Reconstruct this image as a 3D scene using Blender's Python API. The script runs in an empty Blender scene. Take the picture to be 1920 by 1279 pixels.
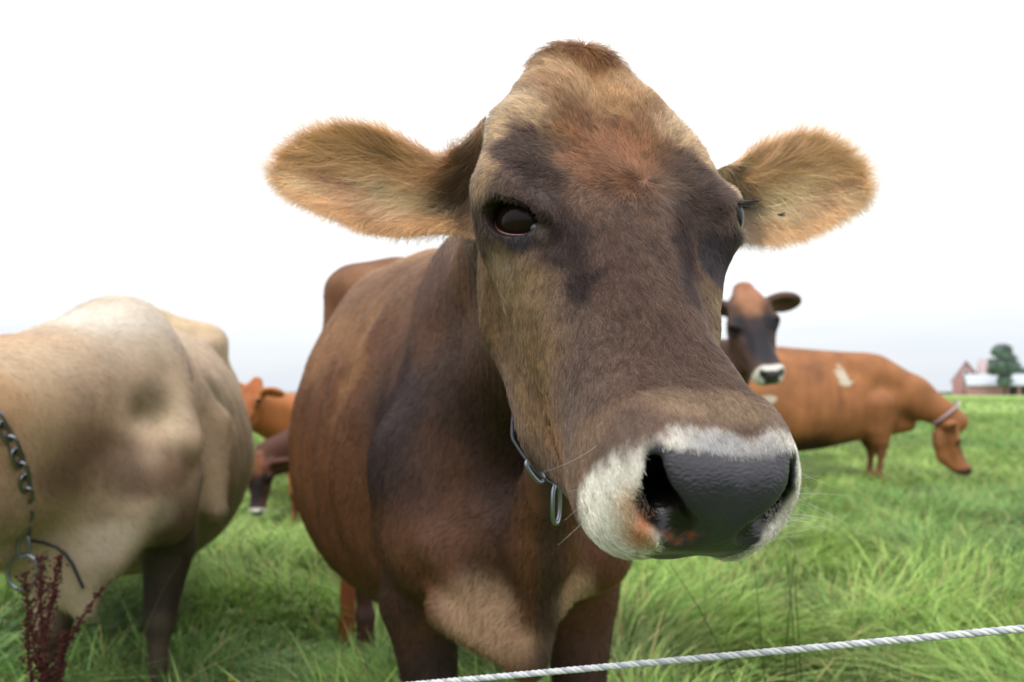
import bpy, math, time
import numpy as np
from math import radians, sin, cos, pi
C = bpy.context.scene.collection
SC = bpy.context.scene
# ---------------------------------------------------------------- camera
CAM_H = 0.92
PITCH = math.atan(95 / 1493.0)
cd = bpy.data.cameras.new('camera'); cam = bpy.data.objects.new('camera', cd); C.objects.link(cam)
cam.location = (0, 0, CAM_H); cam.rotation_euler = (pi / 2 + PITCH, 0, 0)
cd.sensor_width = 36; cd.lens = 28; cd.clip_start = .02; cd.clip_end = 3000
cd.dof.use_dof = True; cd.dof.focus_distance = 0.64; cd.dof.aperture_fstop = 6.0
SC.camera = cam
# ---------------------------------------------------------------- sky and sun (bright overcast)
SUN_EL, SUN_AZ = radians(52), radians(-25)       # high, soft, slightly from the left behind the camera
w = bpy.data.worlds.new('World'); SC.world = w; w.use_nodes = True
nt = w.node_tree; N = nt.nodes; L = nt.links; N.clear()
def wn(t, **k):
    n = N.new(t)
    for a, b in k.items(): setattr(n, a, b)
    return n
out = wn('ShaderNodeOutputWorld'); bg = wn('ShaderNodeBackground'); bg2 = wn('ShaderNodeBackground'); mx = wn('ShaderNodeMixShader')
sky = wn('ShaderNodeTexSky', sky_type='NISHITA', sun_disc=False)
sky.sun_elevation = SUN_EL; sky.sun_rotation = pi + SUN_AZ; sky.dust_density = 3; sky.air_density = 1.2
bg.inputs[1].default_value = 0.12; L.new(sky.outputs[0], bg.inputs[0])
tc = wn('ShaderNodeTexCoord'); sep = wn('ShaderNodeSeparateXYZ'); L.new(tc.outputs['Generated'], sep.inputs[0])
mp = wn('ShaderNodeMapping'); mp.inputs['Scale'].default_value = (1.6, 1.6, 11); L.new(tc.outputs['Generated'], mp.inputs[0])
nz = wn('ShaderNodeTexNoise'); nz.inputs['Scale'].default_value = 1.7; nz.inputs['Detail'].default_value = 5; nz.inputs['Roughness'].default_value = .55
L.new(mp.outputs[0], nz.inputs['Vector'])
add = wn('ShaderNodeMath', operation='MULTIPLY_ADD'); L.new(nz.outputs[0], add.inputs[0]); add.inputs[1].default_value = .16; L.new(sep.outputs[2], add.inputs[2])
rmp = wn('ShaderNodeValToRGB'); L.new(add.outputs[0], rmp.inputs[0])
e = rmp.color_ramp.elements
e[0].position = .05; e[0].color = (.76, .85, .96, 1)
e[1].position = 1.0; e[1].color = (1.0, 1.0, 1.02, 1)
for p_, c_ in ((.085, (.85, .91, .98, 1)), (.12, (.84, .89, .95, 1)), (.16, (.91, .94, .975, 1)), (.23, (.975, .985, 1.0, 1)), (.33, (1, 1, 1, 1))):
    q_ = e.new(p_); q_.color = c_
# cloud deck brightness rises towards the zenith
gain = wn('ShaderNodeMapRange'); L.new(sep.outputs[2], gain.inputs[0])
gain.inputs[1].default_value = .0; gain.inputs[2].default_value = .95; gain.inputs[3].default_value = 1.04; gain.inputs[4].default_value = 2.5
L.new(gain.outputs[0], bg2.inputs[1]); L.new(rmp.outputs[0], bg2.inputs[0])
mx.inputs[0].default_value = .9
L.new(bg.outputs[0], mx.inputs[1]); L.new(bg2.outputs[0], mx.inputs[2]); L.new(mx.outputs[0], out.inputs[0])
sl = bpy.data.lights.new('sun', 'SUN'); sl.energy = 1.2; sl.angle = radians(22); sl.color = (1, .965, .91)
so = bpy.data.objects.new('sun', sl); C.objects.link(so)
so.rotation_euler = (pi / 2 - SUN_EL, 0, SUN_AZ); so.location = (-3, -3, 8)
SC.view_settings.view_transform = 'Standard'; SC.view_settings.look = 'None'; SC.view_settings.gamma = 1; SC.view_settings.exposure = 0
SC.cycles.use_denoising = True; SC.cycles.max_bounces = 6; SC.cycles.diffuse_bounces = 3; SC.cycles.transparent_max_bounces = 8
try: SC.cycles_curves.shape = 'RIBBONS'
except Exception: pass
SC.render.film_transparent = False

# ---------------------------------------------------------------- numpy helpers
rng = np.random.default_rng(7)
f32 = np.float32
def A3(*v): return np.array(v, f32)
def unit(v):
    v = np.asarray(v, f32); return v / (np.linalg.norm(v, axis=-1, keepdims=True) + 1e-9)
def sstep(a, b, x):
    t = np.clip((x - a) / (b - a), 0, 1); return t * t * (3 - 2 * t)
_LT = np.random.default_rng(3).random((32, 32, 32)).astype(f32)
def vnoise(P, s=1.0, o=0):
    Q = np.asarray(P, f32) * s + o * 7.31 + 101.7
    i = np.floor(Q).astype(int); t = Q - i; t = t * t * (3 - 2 * t); r = 0
    for dx in (0, 1):
        wx = t[..., 0] if dx else 1 - t[..., 0]
        for dy in (0, 1):
            wy = t[..., 1] if dy else 1 - t[..., 1]
            for dz in (0, 1):
                wz = t[..., 2] if dz else 1 - t[..., 2]
                r = r + wx * wy * wz * _LT[(i[..., 0] + dx) & 31, (i[..., 1] + dy) & 31, (i[..., 2] + dz) & 31]
    return r
def fbm(P, s=1.0, n=3, o=0):
    r = 0; a = .5; t = 0
    for k in range(n):
        r = r + a * vnoise(P, s * 2 ** k, o + k); t += a; a *= .5
    return r / t
def lin(r, g=None, b=None):
    c = np.array([r, g, b], float) / 255
    return np.where(c <= .04045, c / 12.92, ((c + .055) / 1.055) ** 2.4).astype(f32)
# ---- signed distance pieces
def smin(a, b, k):
    h = np.maximum(k - np.abs(a - b), 0) / k
    return np.minimum(a, b) - h * h * k * .25
def smax(a, b, k): return -smin(-a, -b, k)
def ell(P, c, r, R=None):
    q = P - A3(*c)
    if R is not None: q = q @ np.asarray(R, f32)
    r = A3(*r); k0 = np.linalg.norm(q / r, axis=1); k1 = np.linalg.norm(q / (r * r), axis=1) + 1e-9
    return k0 * (k0 - 1) / k1
def cap(P, a, b, ra, rb, sx=1.0):
    a = A3(*a); b = A3(*b); d = b - a; q = P - a
    t = np.clip(q @ d / (d @ d), 0, 1)[:, None]
    q = q - t * d
    if sx != 1.0: q = q * A3(sx, 1, 1)
    return np.linalg.norm(q, axis=1) - (ra + (rb - ra) * t[:, 0])
def rbox(P, c, hf, r, R=None):
    q = P - A3(*c)
    if R is not None: q = q @ np.asarray(R, f32)
    q = np.abs(q) - (A3(*hf) - r)
    return np.linalg.norm(np.maximum(q, 0), axis=1) + np.minimum(q.max(1), 0) - r
def rotx(a): return np.array([[1, 0, 0], [0, cos(a), -sin(a)], [0, sin(a), cos(a)]], f32)
def roty(a): return np.array([[cos(a), 0, sin(a)], [0, 1, 0], [-sin(a), 0, cos(a)]], f32)
def rotz(a): return np.array([[cos(a), -sin(a), 0], [sin(a), cos(a), 0], [0, 0, 1]], f32)
class S:
    def __init__(s): s.d = None
    def u(s, v, k=.03): s.d = v if s.d is None else smin(s.d, v, k); return s
    def cut(s, v, k=.02): s.d = smax(s.d, -v, k); return s
def loft(P, tab, ax=1, n_top=2.0, n_bot=2.0, n_x=2.0):
    """tab rows: along, half width, top, bottom, height of the widest level (0..1)"""
    tab = np.array(tab, float); y = P[:, 1]; T = tab[:, 0]
    g = lambda j: np.interp(y, T, tab[:, j]).astype(f32)
    hw, zt, zb, m = g(1), g(2), g(3), g(4)
    zc = zb + (zt - zb) * m; dz = P[:, 2] - zc
    hh = np.where(dz > 0, zt - zc, zc - zb); n = np.where(dz > 0, n_top, n_bot)
    rho = ((np.abs(P[:, 0]) / hw) ** n_x + (np.abs(dz) / hh) ** n + 1e-9) ** (1 / n_x)
    d = (rho - 1) * np.minimum(hw, (zt - zb) / 2)
    e0 = T[0] - y; e1 = y - T[-1]
    return smax(smax(d, e0.astype(f32), .03), e1.astype(f32), .03)

def mesh_sdf(f, lo, hi, h, B=8, slack=1.6):
    lo = np.array(lo, float); n = np.ceil((np.array(hi) - lo) / (h * B)).astype(int)
    bi = np.stack(np.meshgrid(*[np.arange(k) for k in n], indexing='ij'), -1).reshape(-1, 3)
    cen = (lo + (bi + .5) * h * B).astype(f32)
    dc = f(cen)
    vol = np.repeat(np.repeat(np.repeat(dc.reshape(n), B, 0), B, 1), B, 2).astype(f32)
    near = np.abs(dc) < h * B * .87 * slack
    o = np.stack(np.meshgrid(*[np.arange(B)] * 3, indexing='ij'), -1).reshape(-1, 3)
    nb = bi[near]
    for s in range(0, len(nb), 400):
        g = (nb[s:s + 400, None] * B + o[None]).reshape(-1, 3)
        vol[g[:, 0], g[:, 1], g[:, 2]] = f((lo + g * h).astype(f32))
    s = vol < 0
    cnt = sum(s[a:s.shape[0] - 1 + a, b:s.shape[1] - 1 + b, c:s.shape[2] - 1 + c].astype(np.int8) for a in (0, 1) for b in (0, 1) for c in (0, 1))
    idx = np.argwhere((cnt > 0) & (cnt < 8))
    cor = np.array([(a, b, c) for a in (0, 1) for b in (0, 1) for c in (0, 1)])
    val = np.stack([vol[idx[:, 0] + a, idx[:, 1] + b, idx[:, 2] + c] for a, b, c in cor], 1)
    pos = np.zeros((len(idx), 3)); num = np.zeros(len(idx))
    for i in range(8):
        for j in range(i + 1, 8):
            if np.abs(cor[i] - cor[j]).sum() != 1: continue
            m = (val[:, i] < 0) != (val[:, j] < 0)
            t = val[:, i] / np.where(m, val[:, i] - val[:, j], 1)
            pos += np.where(m[:, None], cor[i] + t[:, None] * (cor[j] - cor[i]), 0); num += m
    V = lo + h * (idx + pos / num[:, None])
    vid = np.full(cnt.shape, -1, np.int32); vid[idx[:, 0], idx[:, 1], idx[:, 2]] = np.arange(len(idx))
    F = []
    for ax in range(3):
        b, c = [k for k in range(3) if k != ax]
        sl0 = [slice(None)] * 3; sl1 = [slice(None)] * 3
        sl0[ax] = slice(0, -1); sl1[ax] = slice(1, None)
        for k in (b, c): sl0[k] = slice(1, -1); sl1[k] = slice(1, -1)
        a0 = s[tuple(sl0)]; a1 = s[tuple(sl1)]
        e = np.argwhere(a0 != a1); fl = a0[e[:, 0], e[:, 1], e[:, 2]]
        e = e.copy(); e[:, b] += 1; e[:, c] += 1
        q = []
        for db, dc_ in ((-1, -1), (0, -1), (0, 0), (-1, 0)):
            g = e.copy(); g[:, b] += db; g[:, c] += dc_
            q.append(vid[g[:, 0], g[:, 1], g[:, 2]])
        q = np.stack(q, 1)
        if ax == 1: fl = ~fl
        q[~fl] = q[~fl][:, ::-1]; F.append(q)
    F = np.concatenate(F); F = F[(F >= 0).all(1)]
    return V.astype(f32), F

def vnormals(V, F):
    n = np.cross(V[F[:, 2]] - V[F[:, 0]], V[F[:, 3]] - V[F[:, 1]])
    r = np.zeros_like(V)
    for k in range(3):
        for j in range(F.shape[1]): r[:, k] += np.bincount(F[:, j], n[:, k], len(V)).astype(f32)
    return unit(r)
def smooth(V, F, it=1, lam=.5):
    for _ in range(it):
        acc = np.zeros_like(V); c = np.zeros(len(V), f32)
        for a, b in ((0, 1), (1, 2), (2, 3), (3, 0)):
            for p, q in ((a, b), (b, a)):
                for k in range(3): acc[:, k] += np.bincount(F[:, p], V[F[:, q], k], len(V)).astype(f32)
                c += np.bincount(F[:, p], minlength=len(V))
        V = V + lam * (acc / np.maximum(c, 1)[:, None] - V)
    return V
def join(parts):
    vs, fs, cs, o = [], [], [], 0
    for p in parts:
        vs.append(p[0]); fs.append(p[1] + o); o += len(p[0])
        if len(p) > 2: cs.append(p[2])
    return (np.concatenate(vs), np.concatenate(fs)) + ((np.concatenate(cs),) if cs else ())
def mesh_obj(name, V, F, mat=None, parent=None, col=None, sm=True, loc=None, attrs=None):
    me = bpy.data.meshes.new(name); V = np.asarray(V, f32)
    if loc is not None: V = V - np.array(loc, f32)
    if isinstance(F, np.ndarray):
        k = F.shape[1]
        me.vertices.add(len(V)); me.vertices.foreach_set('co', V.ravel())
        me.loops.add(F.size); me.loops.foreach_set('vertex_index', F.astype(np.int32).ravel())
        me.polygons.add(len(F)); me.polygons.foreach_set('loop_start', np.arange(0, F.size, k, dtype=np.int32))
        me.update(calc_edges=True)
    else: me.from_pydata(V.tolist(), [], F); me.update()
    me.polygons.foreach_set('use_smooth', np.full(len(me.polygons), sm))
    if col is not None:
        a = me.color_attributes.new('Col', 'FLOAT_COLOR', 'POINT')
        a.data.foreach_set('color', np.concatenate([col, np.ones((len(V), 1))], 1).astype(f32).ravel())
    for an, av in (attrs or {}).items():
        a = me.attributes.new(an, 'FLOAT', 'POINT'); a.data.foreach_set('value', av.astype(f32))
    if mat: me.materials.append(mat)
    o = bpy.data.objects.new(name, me); C.objects.link(o)
    if parent is not None: o.parent = parent
    if loc is not None and parent is None: o.location = loc
    return o
def thing(name, label, cat, loc=(0, 0, 0), group=None):
    o = bpy.data.objects.new(name, None); C.objects.link(o); o.location = loc
    o['label'] = label; o['category'] = cat
    if group: o['group'] = group
    return o
def tag(o, label=None, cat=None, group=None, kind=None):
    if label: o['label'] = label
    if cat: o['category'] = cat
    if group: o['group'] = group
    if kind: o['kind'] = kind
    return o
def tube(pts, rad, n=8, closed=False):
    pts = np.array(pts, float); m = len(pts); rad = np.broadcast_to(np.array(rad, float), (m,))
    T = np.gradient(pts, axis=0) if not closed else np.roll(pts, -1, 0) - np.roll(pts, 1, 0)
    T = T / (np.linalg.norm(T, axis=1, keepdims=True) + 1e-12)
    u = np.cross(T[0], (0, 0, 1)); u = u if np.linalg.norm(u) > .1 else np.cross(T[0], (1, 0, 0)); u /= np.linalg.norm(u)
    V = []; a = np.linspace(0, 2 * pi, n, endpoint=False)
    for i in range(m):
        u = u - T[i] * (u @ T[i]); u /= np.linalg.norm(u); v = np.cross(T[i], u)
        V.append(pts[i] + rad[i] * (np.cos(a)[:, None] * u + np.sin(a)[:, None] * v))
    V = np.concatenate(V); F = []
    for i in range(m if closed else m - 1):
        j = (i + 1) % m
        for k in range(n): F.append((i * n + k, i * n + (k + 1) % n, j * n + (k + 1) % n, j * n + k))
    return V.astype(f32), np.array(F)

# ---------------------------------------------------------------- materials
def mat(name, col=(.5, .5, .5), rough=.6, spec=.3, vcol=False, metal=0, build=None):
    m = bpy.data.materials.new(name); m.use_nodes = True; t = m.node_tree; b = t.nodes['Principled BSDF']
    b.inputs['Base Color'].default_value = (*col[:3], 1); b.inputs['Roughness'].default_value = rough
    b.inputs['Specular IOR Level'].default_value = spec; b.inputs['Metallic'].default_value = metal
    if vcol:
        a = t.nodes.new('ShaderNodeAttribute'); a.attribute_name = 'Col'; t.links.new(a.outputs['Color'], b.inputs['Base Color'])
    if build: build(t, b)
    return m
def bump(t, b, scale=60, strength=.3, dist=.002, detail=3, stretch=None, kind='noise'):
    tc = t.nodes.new('ShaderNodeTexCoord'); src = tc.outputs['Object']
    if stretch:
        mp = t.nodes.new('ShaderNodeMapping'); mp.inputs['Scale'].default_value = stretch; t.links.new(src, mp.inputs[0]); src = mp.outputs[0]
    if kind == 'noise':
        n = t.nodes.new('ShaderNodeTexNoise'); n.inputs['Detail'].default_value = detail
    else:
        n = t.nodes.new('ShaderNodeTexVoronoi'); n.feature = 'DISTANCE_TO_EDGE'
    n.inputs['Scale'].default_value = scale; t.links.new(src, n.inputs['Vector'])
    bp = t.nodes.new('ShaderNodeBump'); bp.inputs['Strength'].default_value = strength; bp.inputs['Distance'].default_value = dist
    t.links.new(n.outputs[0], bp.inputs['Height']); t.links.new(bp.outputs[0], b.inputs['Normal'])
    return n
def fur_mat(name, rough=.45):
    m = bpy.data.materials.new(name); m.use_nodes = True; t = m.node_tree; t.nodes.clear()
    o = t.nodes.new('ShaderNodeOutputMaterial'); a = t.nodes.new('ShaderNodeAttribute'); a.attribute_name = 'Col'
    h = t.nodes.new('ShaderNodeBsdfHairPrincipled'); h.model = 'CHIANG'; h.parametrization = 'COLOR'
    t.links.new(a.outputs['Color'], h.inputs['Color']); h.inputs['Roughness'].default_value = rough
    h.inputs['Radial Roughness'].default_value = .6
    d = t.nodes.new('ShaderNodeBsdfDiffuse'); t.links.new(a.outputs['Color'], d.inputs['Color'])
    mx = t.nodes.new('ShaderNodeMixShader'); mx.inputs[0].default_value = .6
    t.links.new(h.outputs[0], mx.inputs[1]); t.links.new(d.outputs[0], mx.inputs[2]); t.links.new(mx.outputs[0], o.inputs[0])
    return m
def fur_sample(V, F, n, dens=None, seed=1):
    """root points, normals, source vertex on a quad mesh"""
    r = np.random.default_rng(seed)
    T = np.concatenate([F[:, [0, 1, 2]], F[:, [0, 2, 3]]])
    ar = np.linalg.norm(np.cross(V[T[:, 1]] - V[T[:, 0]], V[T[:, 2]] - V[T[:, 0]]), axis=1)
    if dens is not None: ar = ar * dens[T].mean(1)
    c = np.cumsum(ar); t = np.searchsorted(c, r.random(n) * c[-1]); t = T[np.minimum(t, len(T) - 1)]
    u = r.random((n, 2)); sw = u.sum(1) > 1; u[sw] = 1 - u[sw]
    w = np.stack([1 - u.sum(1), u[:, 0], u[:, 1]], 1).astype(f32)
    return t, w
def fur_obj(name, P, N_, D, ln, col, mat, parent, r0=.00018, r1=.00005, seg=4, lift=.35, curl=.0, seed=1):
    """P roots, N_ normals, D tangent growth direction, ln length, col colours"""
    r = np.random.default_rng(seed); n = len(P)
    D = unit(D - N_ * (D * N_).sum(1, keepdims=True)); B = np.cross(N_, D)
    ln = ln.astype(f32)[:, None]; s = np.linspace(0, 1, seg + 1)
    l = np.broadcast_to(np.asarray(lift, f32), (n,))[:, None] * (.7 + .6 * r.random((n, 1)))
    side = (r.standard_normal((n, 1)) * .16).astype(f32); cu = r.standard_normal((n, 1)) * curl
    pts = np.empty((n, seg + 1, 3), f32)
    for i, t in enumerate(s):
        # starts leaning out, lies down towards the tip
        pts[:, i] = P + ln * (D * (t * (1 - .25 * l * (1 - t))) + N_ * (l * (t - .45 * t * t)) + B * (side * t + cu * t * t)) - N_ * .0006
    cv = bpy.data.hair_curves.new(name); cv.add_curves([seg + 1] * n)
    cv.attributes['position'].data.foreach_set('vector', pts.ravel())
    ra = cv.attributes.get('radius') or cv.attributes.new('radius', 'FLOAT', 'POINT')
    rr = (r0 + (r1 - r0) * s)[None] * np.ones((n, 1)); ra.data.foreach_set('value', rr.astype(f32).ravel())
    ca = cv.attributes.new('Col', 'FLOAT_COLOR', 'CURVE'); ca.data.foreach_set('color', np.concatenate([col, np.ones((n, 1))], 1).astype(f32).ravel())
    cv.materials.append(mat)
    o = bpy.data.objects.new(name, cv); C.objects.link(o)
    if parent is not None: o.parent = parent
    return o
def blobs(P, base, lst, jit=None):
    """coat colour: base, then soft ellipsoidal patches laid over it in order (centre, radii, colour, strength)"""
    col = np.broadcast_to(A3(*base), P.shape).copy()
    for c, r, k, s in lst:
        q = P if jit is None else P + jit
        d = np.linalg.norm((q - A3(*c)) / A3(*((r,) * 3 if np.isscalar(r) else r)), axis=1)
        w = (s * (1 - sstep(.45, 1.15, d)))[:, None]; col = col * (1 - w) + A3(*k) * w
    return col
# camera ray helper used only to place things where they stand: pixel of the 1920 px frame at distance y
def at(px, py, y):
    a = (px - 960) / 1493.0; b = (639.5 - py) / 1493.0
    d = np.array([a, cos(PITCH) - b * sin(PITCH), sin(PITCH) + b * cos(PITCH)]); return (np.array([0, 0, CAM_H]) + d * (y / d[1])).astype(f32)
# ================================================================= the big cow in front
GZ = .08                                            # level of the pasture
HR = A3(0.95939714, 0.15245116, 0.23730947), A3(0.27362683, -0.70722717, -0.65188819), A3(-0.06845057, -0.69035393, 0.72022629); HT = A3(0.07350245, 0.79375690, 1.23106003)
HR = np.stack(HR)
def to_head(P): return (P - HT) @ HR
def from_head(Q): return np.asarray(Q, f32) @ HR.T + HT
KY = (0, .08, .17, .26, .34, .44); KZ = (.1, .3, .45)
WX = (0.692, 1.002, 1.050, 0.864, 0.894, 0.852); WZ = (0.761, 1.225, 0.990); WL = (0.774, 0.930, 1.010)
def _wz(z): return .018 * np.logaddexp(0, -(z + .05) / .018)
def _wf(y, z):
    return np.interp(y, KY, WX) * (1 + (np.interp(y, KZ, WL) - 1) * np.clip(_wz(z) / .08, 0, 1))
def warp(Q):
    y = Q[:, 1]; z = Q[:, 2]; sz = np.interp(y, KZ, WZ); z = z + _wz(z) * (1 - 1 / sz)
    return np.stack([Q[:, 0] / _wf(y, z), y, z], 1).astype(f32)
def unwarp(Q):
    Q = np.asarray(Q, f32).reshape(-1, 3); y = Q[:, 1]; z0 = Q[:, 2]; sz = np.interp(y, KZ, WZ); z = z0.copy()
    for _ in range(12): z = z0 - _wz(z) * (1 - 1 / sz)
    return np.stack([Q[:, 0] * _wf(y, z0), y, z], 1).astype(f32)
HEADTAB = [  # along, half width, top, bottom, level of widest
    (-.045, .036, -.02, -.10, .6), (-.02, .060, .006, -.12, .6), (.01, .083, .012, -.13, .6), (.045, .091, .008, -.150, .62), (.08, .092, .000, -.160, .62), (.12, .106, -.006, -.165, .62), (.165, .106, -.012, -.165, .60),
    (.20, .094, -.018, -.155, .58), (.24, .073, -.025, -.145, .60), (.28, .061, -.032, -.138, .60), (.33, .0545, -.038, -.130, .6), (.38, .053, -.042, -.122, .58),
    (.42, .057, -.044, -.125, .5), (.46, .060, -.052, -.12, .5), (.49, .052, -.065, -.115, .5)]
EYES = [(-.0870, .199, -.052), (.0925, .172, -.062)]
EYE_R = .0238
EYE_A, EYE_B = .0232, .0150      # half length and half height of the lid opening
EYEC = [unwarp(A3(*EYES[0]))[0], to_head(at(1345, 408, .728))]
def eyeaxes(sg):
    e_ = eyedir(sg); fw = A3(-sg * .95, .42, .10); fw = unit(fw - e_ * (fw @ e_)); up = np.cross(e_, fw)
    return e_, fw, (up if (HR @ up)[2] > 0 else -up)
def eyedir(s): return unit(A3(s * .74, .48, .40))
def head_sdf(Q, holes=True):
    Q0 = Q; Q = warp(Q)
    X = np.abs(Q[:, 0]); M = np.stack([X, Q[:, 1], Q[:, 2]], 1); s = S()
    s.u(loft(Q, HEADTAB, n_top=2.5, n_bot=2.2, n_x=2.4))
    # poll crest and brow
    Mb = np.stack([np.where(Q[:, 0] > 0, Q[:, 0] * 1.07, -Q[:, 0]), Q[:, 1], Q[:, 2]], 1)
    s.u(ell(Q, (0, -.022, -.004), (.070, .030, .035)), .022)
    s.u(ell(M, (.046, .035, -.014), (.034, .055, .028)), .03)
    s.u(ell(M, (.052, .055, -.020), (.034, .055, .026)), .04)
    s.u(cap(Mb, (.090, .105, -.032), (.100, .185, -.040), .022, .018), .05)
    s.u(cap(Mb, (.100, .190, -.040), (.088, .235, -.066), .016, .012), .03)
    # cheek bone, cheek muscle, lower jaw
    s.u(cap(M, (.092, .19, -.088), (.078, .26, -.095), .022, .022), .04)
    s.u(cap(M, (.078, .25, -.105), (.050, .38, -.095), .022, .016), .045)
    s.u(ell(M, (.058, .125, -.155), (.044, .090, .085), rotx(-.2)), .05)
    s.u(cap(M, (.062, .10, -.195), (.040, .26, -.178), .038, .032), .05)
    s.u(cap(M, (.040, .26, -.172), (.024, .40, -.142), .033, .030), .05)
    s.u(cap(Q, (0, .12, -.19), (0, .38, -.150), .045, .034, 1), .05)
    # lips and muzzle
    s.u(ell(M, (.038, .392, -.100), (.028, .050, .034)), .04)
    s.u(rbox(Q, (0, .432, -.094), (.073, .046, .053), .040, rotx(-.38)), .028)
    s.u(ell(M, (.044, .428, -.118), (.027, .040, .034)), .025)
    s.u(ell(M, (.043, .440, -.066), (.026, .034, .026)), .02)
    s.u(ell(Q, (0, .415, -.148), (.040, .045, .024)), .02)
    if not holes: return s.d
    # nostrils: deep comma running from the upper outer side down and inwards
    s.u(ell(M, (.018, .466, -.068), (.026, .022, .026)), .014)
    s.cut(np.minimum(cap(M, (.053, .461, -.055), (.050, .478, -.072), .0052, .0100), np.minimum(cap(M, (.051, .466, -.062), (.044, .432, -.068), .008, .009), cap(M, (.048, .478, -.074), (.038, .440, -.076), .0125, .011))), .012)
    s.cut(cap(M, (.050, .478, -.072), (.030, .492, -.083), .009, .0108), .012)
    # hollow between eye and bridge, temple hollow
    s.cut(ell(M, (.080, .262, -.006), (.027, .070, .028)), .04)
    s.cut(ell(M, (.125, .09, -.055), (.022, .05, .028)), .03)
    # mouth line
    s.cut(cap(M, (.064, .33, -.140), (.058, .41, -.146), .002, .003), .012)
    # lids around the eye
    for sg, c in ((-1, EYEC[0]), (1, EYEC[1])):
        Q = Q0; e_, fw, up = eyeaxes(sg); near = np.linalg.norm(Q - c, axis=1) < .075
        d = s.d[near]; q = Q[near] - c; a, b, o_ = q @ fw, q @ up, q @ e_
        d = smin(d, np.linalg.norm(q, axis=1) - (EYE_R + .0032), .016)
        d = smin(d, ell(np.stack([a, b - .0180 + 9 * a * a, o_ - (.012 if sg < 0 else .004)], 1), (0, 0, 0), (.032, .0060, .014 if sg < 0 else .010)), .010)   # heavy upper lid
        d = smin(d, ell(np.stack([a, b + .0160 - 8 * a * a, o_ - .012], 1), (0, 0, 0), (.028, .0042, .011)), .007)
        half = EYE_B * np.sqrt(np.clip(1 - (a / EYE_A) ** 2, 0, 1)); op = np.maximum(np.abs(b) - half, np.abs(a) - EYE_A); op = smax(op, .004 - o_, .003)
        d = smax(d, -smax(op, np.linalg.norm(q, axis=1) - .040, .003), .003)
        s.d = s.d.copy(); s.d[near] = d
    return s.d
BO = A3(-.03, 1.47, 0); BYAW = radians(14.5)
BF = A3(sin(BYAW), -cos(BYAW), 0); BX = A3(cos(BYAW), sin(BYAW), 0)
def to_body(P):
    q = P - BO; return np.stack([q @ BX, q @ BF, q[:, 2]], 1)
def from_body(Q): Q = np.asarray(Q, f32); return BO + Q[..., :1] * BX + Q[..., 1:2] * BF + Q[..., 2:] * A3(0, 0, 1)
TRUNK = [(-1.62, .06, 1.20, .86, .5), (-1.55, .15, 1.26, .72, .55), (-1.40, .21, 1.31, .60, .6), (-1.20, .25, 1.35, .50, .58), (-1.0, .31, 1.335, .42, .48), (-.8, .37, 1.31, .38, .45), (-.6, .375, 1.28, .37, .44),
    (-.4, .335, 1.25, .40, .43), (-.2, .265, 1.215, .45, .42), (-.02, .200, 1.20, .49, .42), (.12, .165, 1.12, .57, .42), (.22, .135, 1.0, .61, .42), (.30, .09, .86, .62, .45)]
def trunk_sdf(Q, tab=TRUNK, s=None, hook=1.30):
    M = np.stack([np.abs(Q[:, 0]), Q[:, 1], Q[:, 2]], 1); s = s or S()
    s.u(loft(Q, tab, n_top=1.75, n_bot=2.1, n_x=2.1))
    # hook bones, pin bones, shoulder blades, spine
    s.u(cap(M, (.09, -1.15, hook - .045), (.20, -1.18, hook - .055), .075, .072), .09); s.u(cap(M, (.195, -1.18, hook - .08), (.215, -1.27, hook - .32), .075, .10), .08)
    s.u(cap(M, (.06, -1.5, 1.22), (.13, -1.56, 1.12), .05, .045), .06)
    s.u(cap(M, (.050, .0, 1.15), (.125, .08, .80), .045, .055), .07)
    s.u(cap(M, (.125, .08, .80), (.125, .15, .66), .055, .06), .07)
    s.u(cap(Q, (0, .0, 1.17), (0, -1.35, 1.285), .028, .03), .07)
    s.cut(ell(M, (.37, -.98, 1.12), (.10, .12, .12)), .12); s.cut(ell(M, (.12, -.95, hook + .045), (.09, .16, .05)), .08)
    return s
def legs_sdf(Q, s, fwd=(0, 0), back=(0, 0), low=0.0):
    z_ = Q[:, 2]; Q = np.stack([Q[:, 0], Q[:, 1], np.where(z_ < .6, .6 - (.6 - z_) * (.6 / (.6 - GZ)), z_)], 1).astype(f32)   # hooves stand on the pasture
    for i, sg in enumerate((-1, 1)):
        f = fwd[i]; b = back[i]
        p = lambda x, y, z: (sg * x, y, z)
        s.u(cap(Q, p(.132, .08, .76), p(.136, .04 + f * .3, .56), .082, .070), .05)
        s.u(cap(Q, p(.140, .04 + f * .3, .56), p(.125, .07 + f * .6, .36), .066, .040), .03)
        s.u(ell(Q, p(.125, .075 + f * .6, .345), (.043, .044, .052)), .02)
        s.u(cap(Q, p(.125, .07 + f * .6, .32), p(.123, .05 + f, .13), .030, .026), .02)
        s.u(ell(Q, p(.123, .05 + f, .115), (.034, .036, .034)), .02)
        s.u(cap(Q, p(.123, .06 + f, .10), p(.123, .085 + f, .035), .030, .042), .02)
        s.u(cap(Q, p(.19, -1.30, .95), p(.205, -1.14, .66), .15, .095), .08)
        s.u(cap(Q, p(.205, -1.14, .66), p(.160, -1.46 + b * .5, .47), .085, .042), .04)
        s.u(cap(Q, p(.160, -1.50 + b * .5, .49), p(.140, -1.44 + b, .28), .036, .031), .03)
        s.u(cap(Q, p(.140, -1.44 + b, .30), p(.136, -1.42 + b, .12), .030, .028), .02)
        s.u(ell(Q, p(.136, -1.415 + b, .11), (.034, .037, .034)), .02)
        s.u(cap(Q, p(.136, -1.40 + b, .10), p(.136, -1.375 + b, .035 - low), .031, .042), .02)
    s.u(ell(Q, (0, -1.18, .52), (.16, .16, .13)), .05)
    return s
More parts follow.
